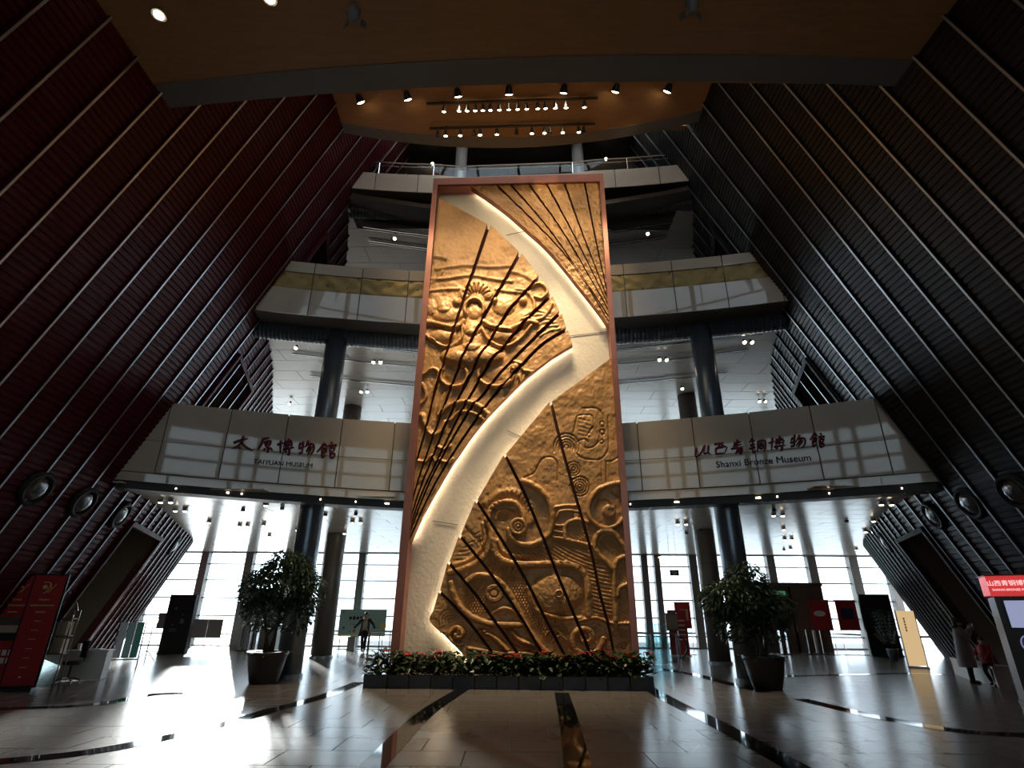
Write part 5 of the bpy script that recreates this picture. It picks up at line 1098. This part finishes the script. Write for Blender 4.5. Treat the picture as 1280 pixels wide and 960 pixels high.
# ------------------------------------------------------------------ people
SKIN = mat('skin', (.45, .26, .18), .55); HAIR = mat('black hair', (.012, .010, .010), .5)
def skinmesh(name, chains, mt, parent, root=0, sub=2):
    V = []; E = []; Rr = []; idx = {}
    def vid(p, r):
        k = tuple(round(c, 4) for c in p)
        if k not in idx: idx[k] = len(V); V.append(p); Rr.append(r)
        return idx[k]
    for ch in chains:
        prev = None
        for p, r in ch:
            i = vid(p, r)
            if prev is not None and prev != i: E.append((prev, i))
            prev = i
    me = bpy.data.meshes.new(name); me.from_pydata(V, E, []); o = bpy.data.objects.new(name, me); COL.objects.link(o); o.parent = parent; me.materials.append(mt)
    md = o.modifiers.new('skin', 'SKIN'); md.use_smooth_shade = True
    for i, d in enumerate(me.skin_vertices[0].data): d.radius = (Rr[i], Rr[i]) if not isinstance(Rr[i], tuple) else Rr[i]; d.use_root = (i == root)
    sb = o.modifiers.new('sub', 'SUBSURF'); sb.levels = sub; sb.render_levels = sub; return o
def lerp(a, b, t): return tuple(a[i] + (b[i] - a[i]) * t for i in range(3))
def hand(w, e, curl=.5, sc=1.):
    w = Vector(w); d = (w - Vector(e)).normalized(); s = d.orthogonal().normalized(); n = d.cross(s); palm = w + d * .05 * sc; out = [[(tuple(w), .024 * sc), (tuple(palm), .028 * sc)]]
    for k in range(4):
        b = palm + s * (.024 * (k - 1.5)) * sc + d * .03 * sc; L = (.06, .07, .066, .052)[k] * sc
        out.append([(tuple(palm), .028 * sc), (tuple(b), .010 * sc), (tuple(b + d * L * .5 + n * L * curl * .3), .0085 * sc), (tuple(b + d * L * .8 + n * L * curl * .8), .007 * sc)])
    out.append([(tuple(palm), .028 * sc), (tuple(w + d * .04 * sc + s * .045 * sc + n * .01), .010 * sc), (tuple(w + d * .075 * sc + s * .055 * sc + n * .02 * sc), .0085 * sc)]); return out
def person(label, loc, rz, sc, J, cloth, name='person'):
    r = empty(name, loc, rz); r.scale = (sc,) * 3; tag(r, label, 'person')
    pel = J['pelvis']; ch = J['chest']; nk = J['neck']; hd = J['head']; fwd = Vector(J.get('face', (0, -1, 0)))
    chains = [[(pel, .12), (lerp(pel, ch, .5), .115), (ch, .135), (nk, .055), (lerp(nk, hd, .45), .058), (lerp(nk, hd, .8), .085), (hd, .098), (tuple(Vector(hd) + Vector((0, 0, .07))), .075)],
              [(lerp(nk, hd, .8), .085), (tuple(Vector(lerp(nk, hd, .7)) + fwd * .075), .04)]]
    for s in 'LR':
        sh, el, wr, hp, kn, an = (J[k + s] for k in ('sh', 'el', 'wr', 'hip', 'kn', 'an'))
        chains += [[(ch, .135), (sh, .06), (lerp(sh, el, .5), .046), (el, .038), (lerp(el, wr, .3), .038), (wr, .025)]] + hand(wr, el, J.get('curl', .6))
        chains += [[(pel, .12), (hp, .09), (lerp(hp, kn, .5), .075), (kn, .055), (lerp(kn, an, .3), .055), (an, .036)]]
    skinmesh('body', chains, SKIN, r, 0, 2)
    # trousers
    tc = [[(tuple(Vector(pel) + Vector((0, 0, .06))), .135), (pel, .14)]]
    for s in 'LR': hp, kn, an = J['hip' + s], J['kn' + s], J['an' + s]; tc += [[(pel, .14), (hp, .105), (lerp(hp, kn, .5), .092), (kn, .072), (lerp(kn, an, .5), .07), (lerp(kn, an, .94), .062)]]
    skinmesh('trousers', tc, cloth['trousers'], r, 1, 2)
    for s in 'LR':
        an = Vector(J['an' + s]); tdir = Vector(J.get('toe' + s, (fwd.x, fwd.y, 0))).normalized(); m = MB(); m.tube([an + Vector((0, 0, .10)) * cloth.get('boot', .6), an - Vector((0, 0, .03)), an - Vector((0, 0, .045)) + tdir * .02], [.058, .056, .05], 10); m.tube([an - Vector((0, 0, .045)) - tdir * .07, an - Vector((0, 0, .04)), an - Vector((0, 0, .05)) + tdir * .12, an - Vector((0, 0, .06)) + tdir * .17], [.04, .048, .042, .025], 10); m.build('shoe', cloth['shoes'], r, True)
    # jacket
    m = MB(); rings = cloth['rings']; G = []
    for (cx, cy, z, rx, ry) in rings: G.append([(cx + rx * math.cos(a), cy + ry * math.sin(a), z) for a in np.linspace(cloth.get('gap', 0) / 2 + cloth.get('ga', 0), 2 * math.pi - cloth.get('gap', 0) / 2 + cloth.get('ga', 0), 25)])
    m.grid(G)
    for s in 'LR':
        sh, el, wr = J['sh' + s], J['el' + s], J['wr' + s]; k = cloth.get('fat', 1.); m.tube([lerp(ch, sh, .55), sh, lerp(sh, el, .5), el, lerp(el, wr, .5), lerp(el, wr, .93)], [.085 * k, .085 * k, .072 * k, .066 * k, .058 * k, .052 * k], 12)
    o = m.build('jacket', cloth['coat'], r, True)
    if cloth.get('shirt'):
        m = MB(); m.tube([(pel[0], pel[1], pel[2] + .02), lerp(pel, ch, .5), (ch[0], ch[1], ch[2] + .02), lerp(ch, nk, .8)], [.148, .145, .155, .075], 16); m.build('shirt', cloth['shirt'], r, True)
    # hair, eyes, ears
    h = Vector(hd); m = MB(); m.ball(h + Vector((0, 0, .03)) - fwd * .028, .118, 14, 10, (.92, .98, 1.0)); 
    if cloth.get('longhair'): m.ball(h - fwd * .07 - Vector((0, 0, .10)), .10, 10, 8, (.95, .7, 1.3))
    m.build('hair', HAIR, r, True)
    side = Vector((-fwd.y, fwd.x, 0)).normalized(); m = MB()
    for s in (-1, 1): m.ball(h + fwd * .095 + side * .034 * s - Vector((0, 0, .012)), .012, 8, 6)
    m.build('eyes', X['ink'], r); m = MB(); m.ball(h + fwd * .112 - Vector((0, 0, .04)), .016, 8, 6, (.8, 1, 1.4)); m.build('nose', SKIN, r, True)
    m = MB(); m.ball(h + fwd * .10 - Vector((0, 0, .078)), .02, 8, 5, (1.1, .5, .35)); m.build('mouth', mat('lips', (.30, .10, .09), .5), r, True); m = MB()
    for s in (-1, 1): m.ball(h + side * .098 * s - Vector((0, 0, .02)), .03, 8, 6, (.5, .7, 1))
    m.build('ears', SKIN, r, True)
    if cloth.get('collar'): m = MB(); m.tube([(nk[0] + .10 * math.cos(a), nk[1] + .10 * math.sin(a), nk[2] + .02) for a in np.linspace(0, 6.283, 15)], .05, 8); m.build('fur_collar', cloth['collar'], r, True)
    return r
def joints(**k):
    J = dict(pelvis=(0, 0, .93), chest=(0, 0, 1.28), neck=(0, 0, 1.46), head=(0, 0, 1.60), shL=(-.18, 0, 1.40), shR=(.18, 0, 1.40), elL=(-.24, 0, 1.12), elR=(.24, 0, 1.12), wrL=(-.26, -.06, .88), wrR=(.26, -.06, .88), hipL=(-.09, 0, .90), hipR=(.09, 0, .90), knL=(-.10, -.01, .50), knR=(.10, -.01, .50), anL=(-.10, .02, .085), anR=(.10, .02, .085)); J.update(k); return J
# woman in a long padded coat, arms raised to her phone (faces local -y)
JW = joints(head=(0, -.02, 1.60), elL=(-.22, -.16, 1.22), elR=(.22, -.16, 1.22), wrL=(-.09, -.27, 1.44), wrR=(.09, -.27, 1.44), knL=(-.08, -.02, .5), anL=(-.08, .02, .085), anR=(.08, -.03, .085), curl=1.0)
xw_ = put(1207, 17.3, 820)
wm = person('person in a long grey padded coat and black boots holding up a phone', (xw_, 17.3, 0), math.radians(62), .98, JW,
       dict(trousers=X['ink'], shoes=X['black'], boot=2.4, coat=mat('mauve grey coat', (.20, .175, .18), .6, bump=(6, .4, .02)), fat=1.1, longhair=True, collar=mat('dark fur', (.05, .04, .04), .9),
            rings=[(0, .01, .42, .25, .22), (0, .01, .52, .255, .225), (0, 0, .75, .245, .215), (0, 0, .95, .225, .20), (0, 0, 1.12, .205, .18), (0, 0, 1.30, .205, .165), (0, 0, 1.40, .18, .14), (0, 0, 1.46, .10, .10)]))
c = MB(); c.box((0, 0, 0), (.075, .012, .15)); c.box((0, -.008, .045), (.03, .006, .03)); c = c.build('mobile_phone', X['black']); _q = Matrix.Rotation(math.radians(62), 3, 'Z') @ Vector((0, -.36, 1.50)); c.location = (xw_ + _q.x, 17.3 + _q.y, _q.z * .98); c.rotation_euler = (0, 0, math.radians(62)); tag(c, 'phone held up in front of the face of the person in the grey coat', 'phone')
JC = joints(head=(0, -.04, 1.60), chest=(0, -.03, 1.28), neck=(0, -.04, 1.46), elL=(-.26, -.10, 1.15), wrL=(-.2, -.28, 1.05), elR=(.26, -.1, 1.15), wrR=(.2, -.28, 1.05), knL=(-.1, -.12, .52), anL=(-.1, .12, .12), knR=(.1, -.02, .5))
xc = put(1235, 16.6, 830)
person('child in a red jacket and dark trousers beside the kiosk', (xc, 16.6, 0), math.radians(-70), .70, JC, dict(trousers=X['ink'], shoes=X['black'], coat=mat('red jacket', (.30, .012, .018), .55), fat=1.2,
       rings=[(0, 0, .80, .20, .18), (0, 0, .95, .215, .19), (0, -.01, 1.15, .215, .185), (0, -.03, 1.32, .205, .17), (0, -.03, 1.42, .16, .14), (0, -.04, 1.47, .09, .09)]))
JM = joints(pelvis=(0, 0, .95), elL=(-.36, .02, 1.20), wrL=(-.52, -.06, 1.02), elR=(.36, .02, 1.2), wrR=(.46, -.06, 1.0), knL=(-.07, -.16, .55), anL=(-.04, -.02, .13), knR=(.06, -.05, .5), anR=(.02, .16, .10))
person('person in a black open coat and pale shirt walking before the entrance', (put(455, 28.8), 28.8, 0), .12, 1.04, JM, dict(trousers=X['ink'], shoes=X['inkwhite'], coat=mat('black coat', (.015, .015, .017), .6), shirt=mat('pale grey shirt', (.35, .34, .32), .7), gap=1.5, ga=-math.pi / 2,
       rings=[(-.03, .03, .68, .30, .22), (-.02, .02, .85, .26, .20), (0, .02, 1.05, .22, .185), (0, .02, 1.25, .205, .175), (0, .02, 1.40, .19, .15), (0, .02, 1.47, .11, .11)]))
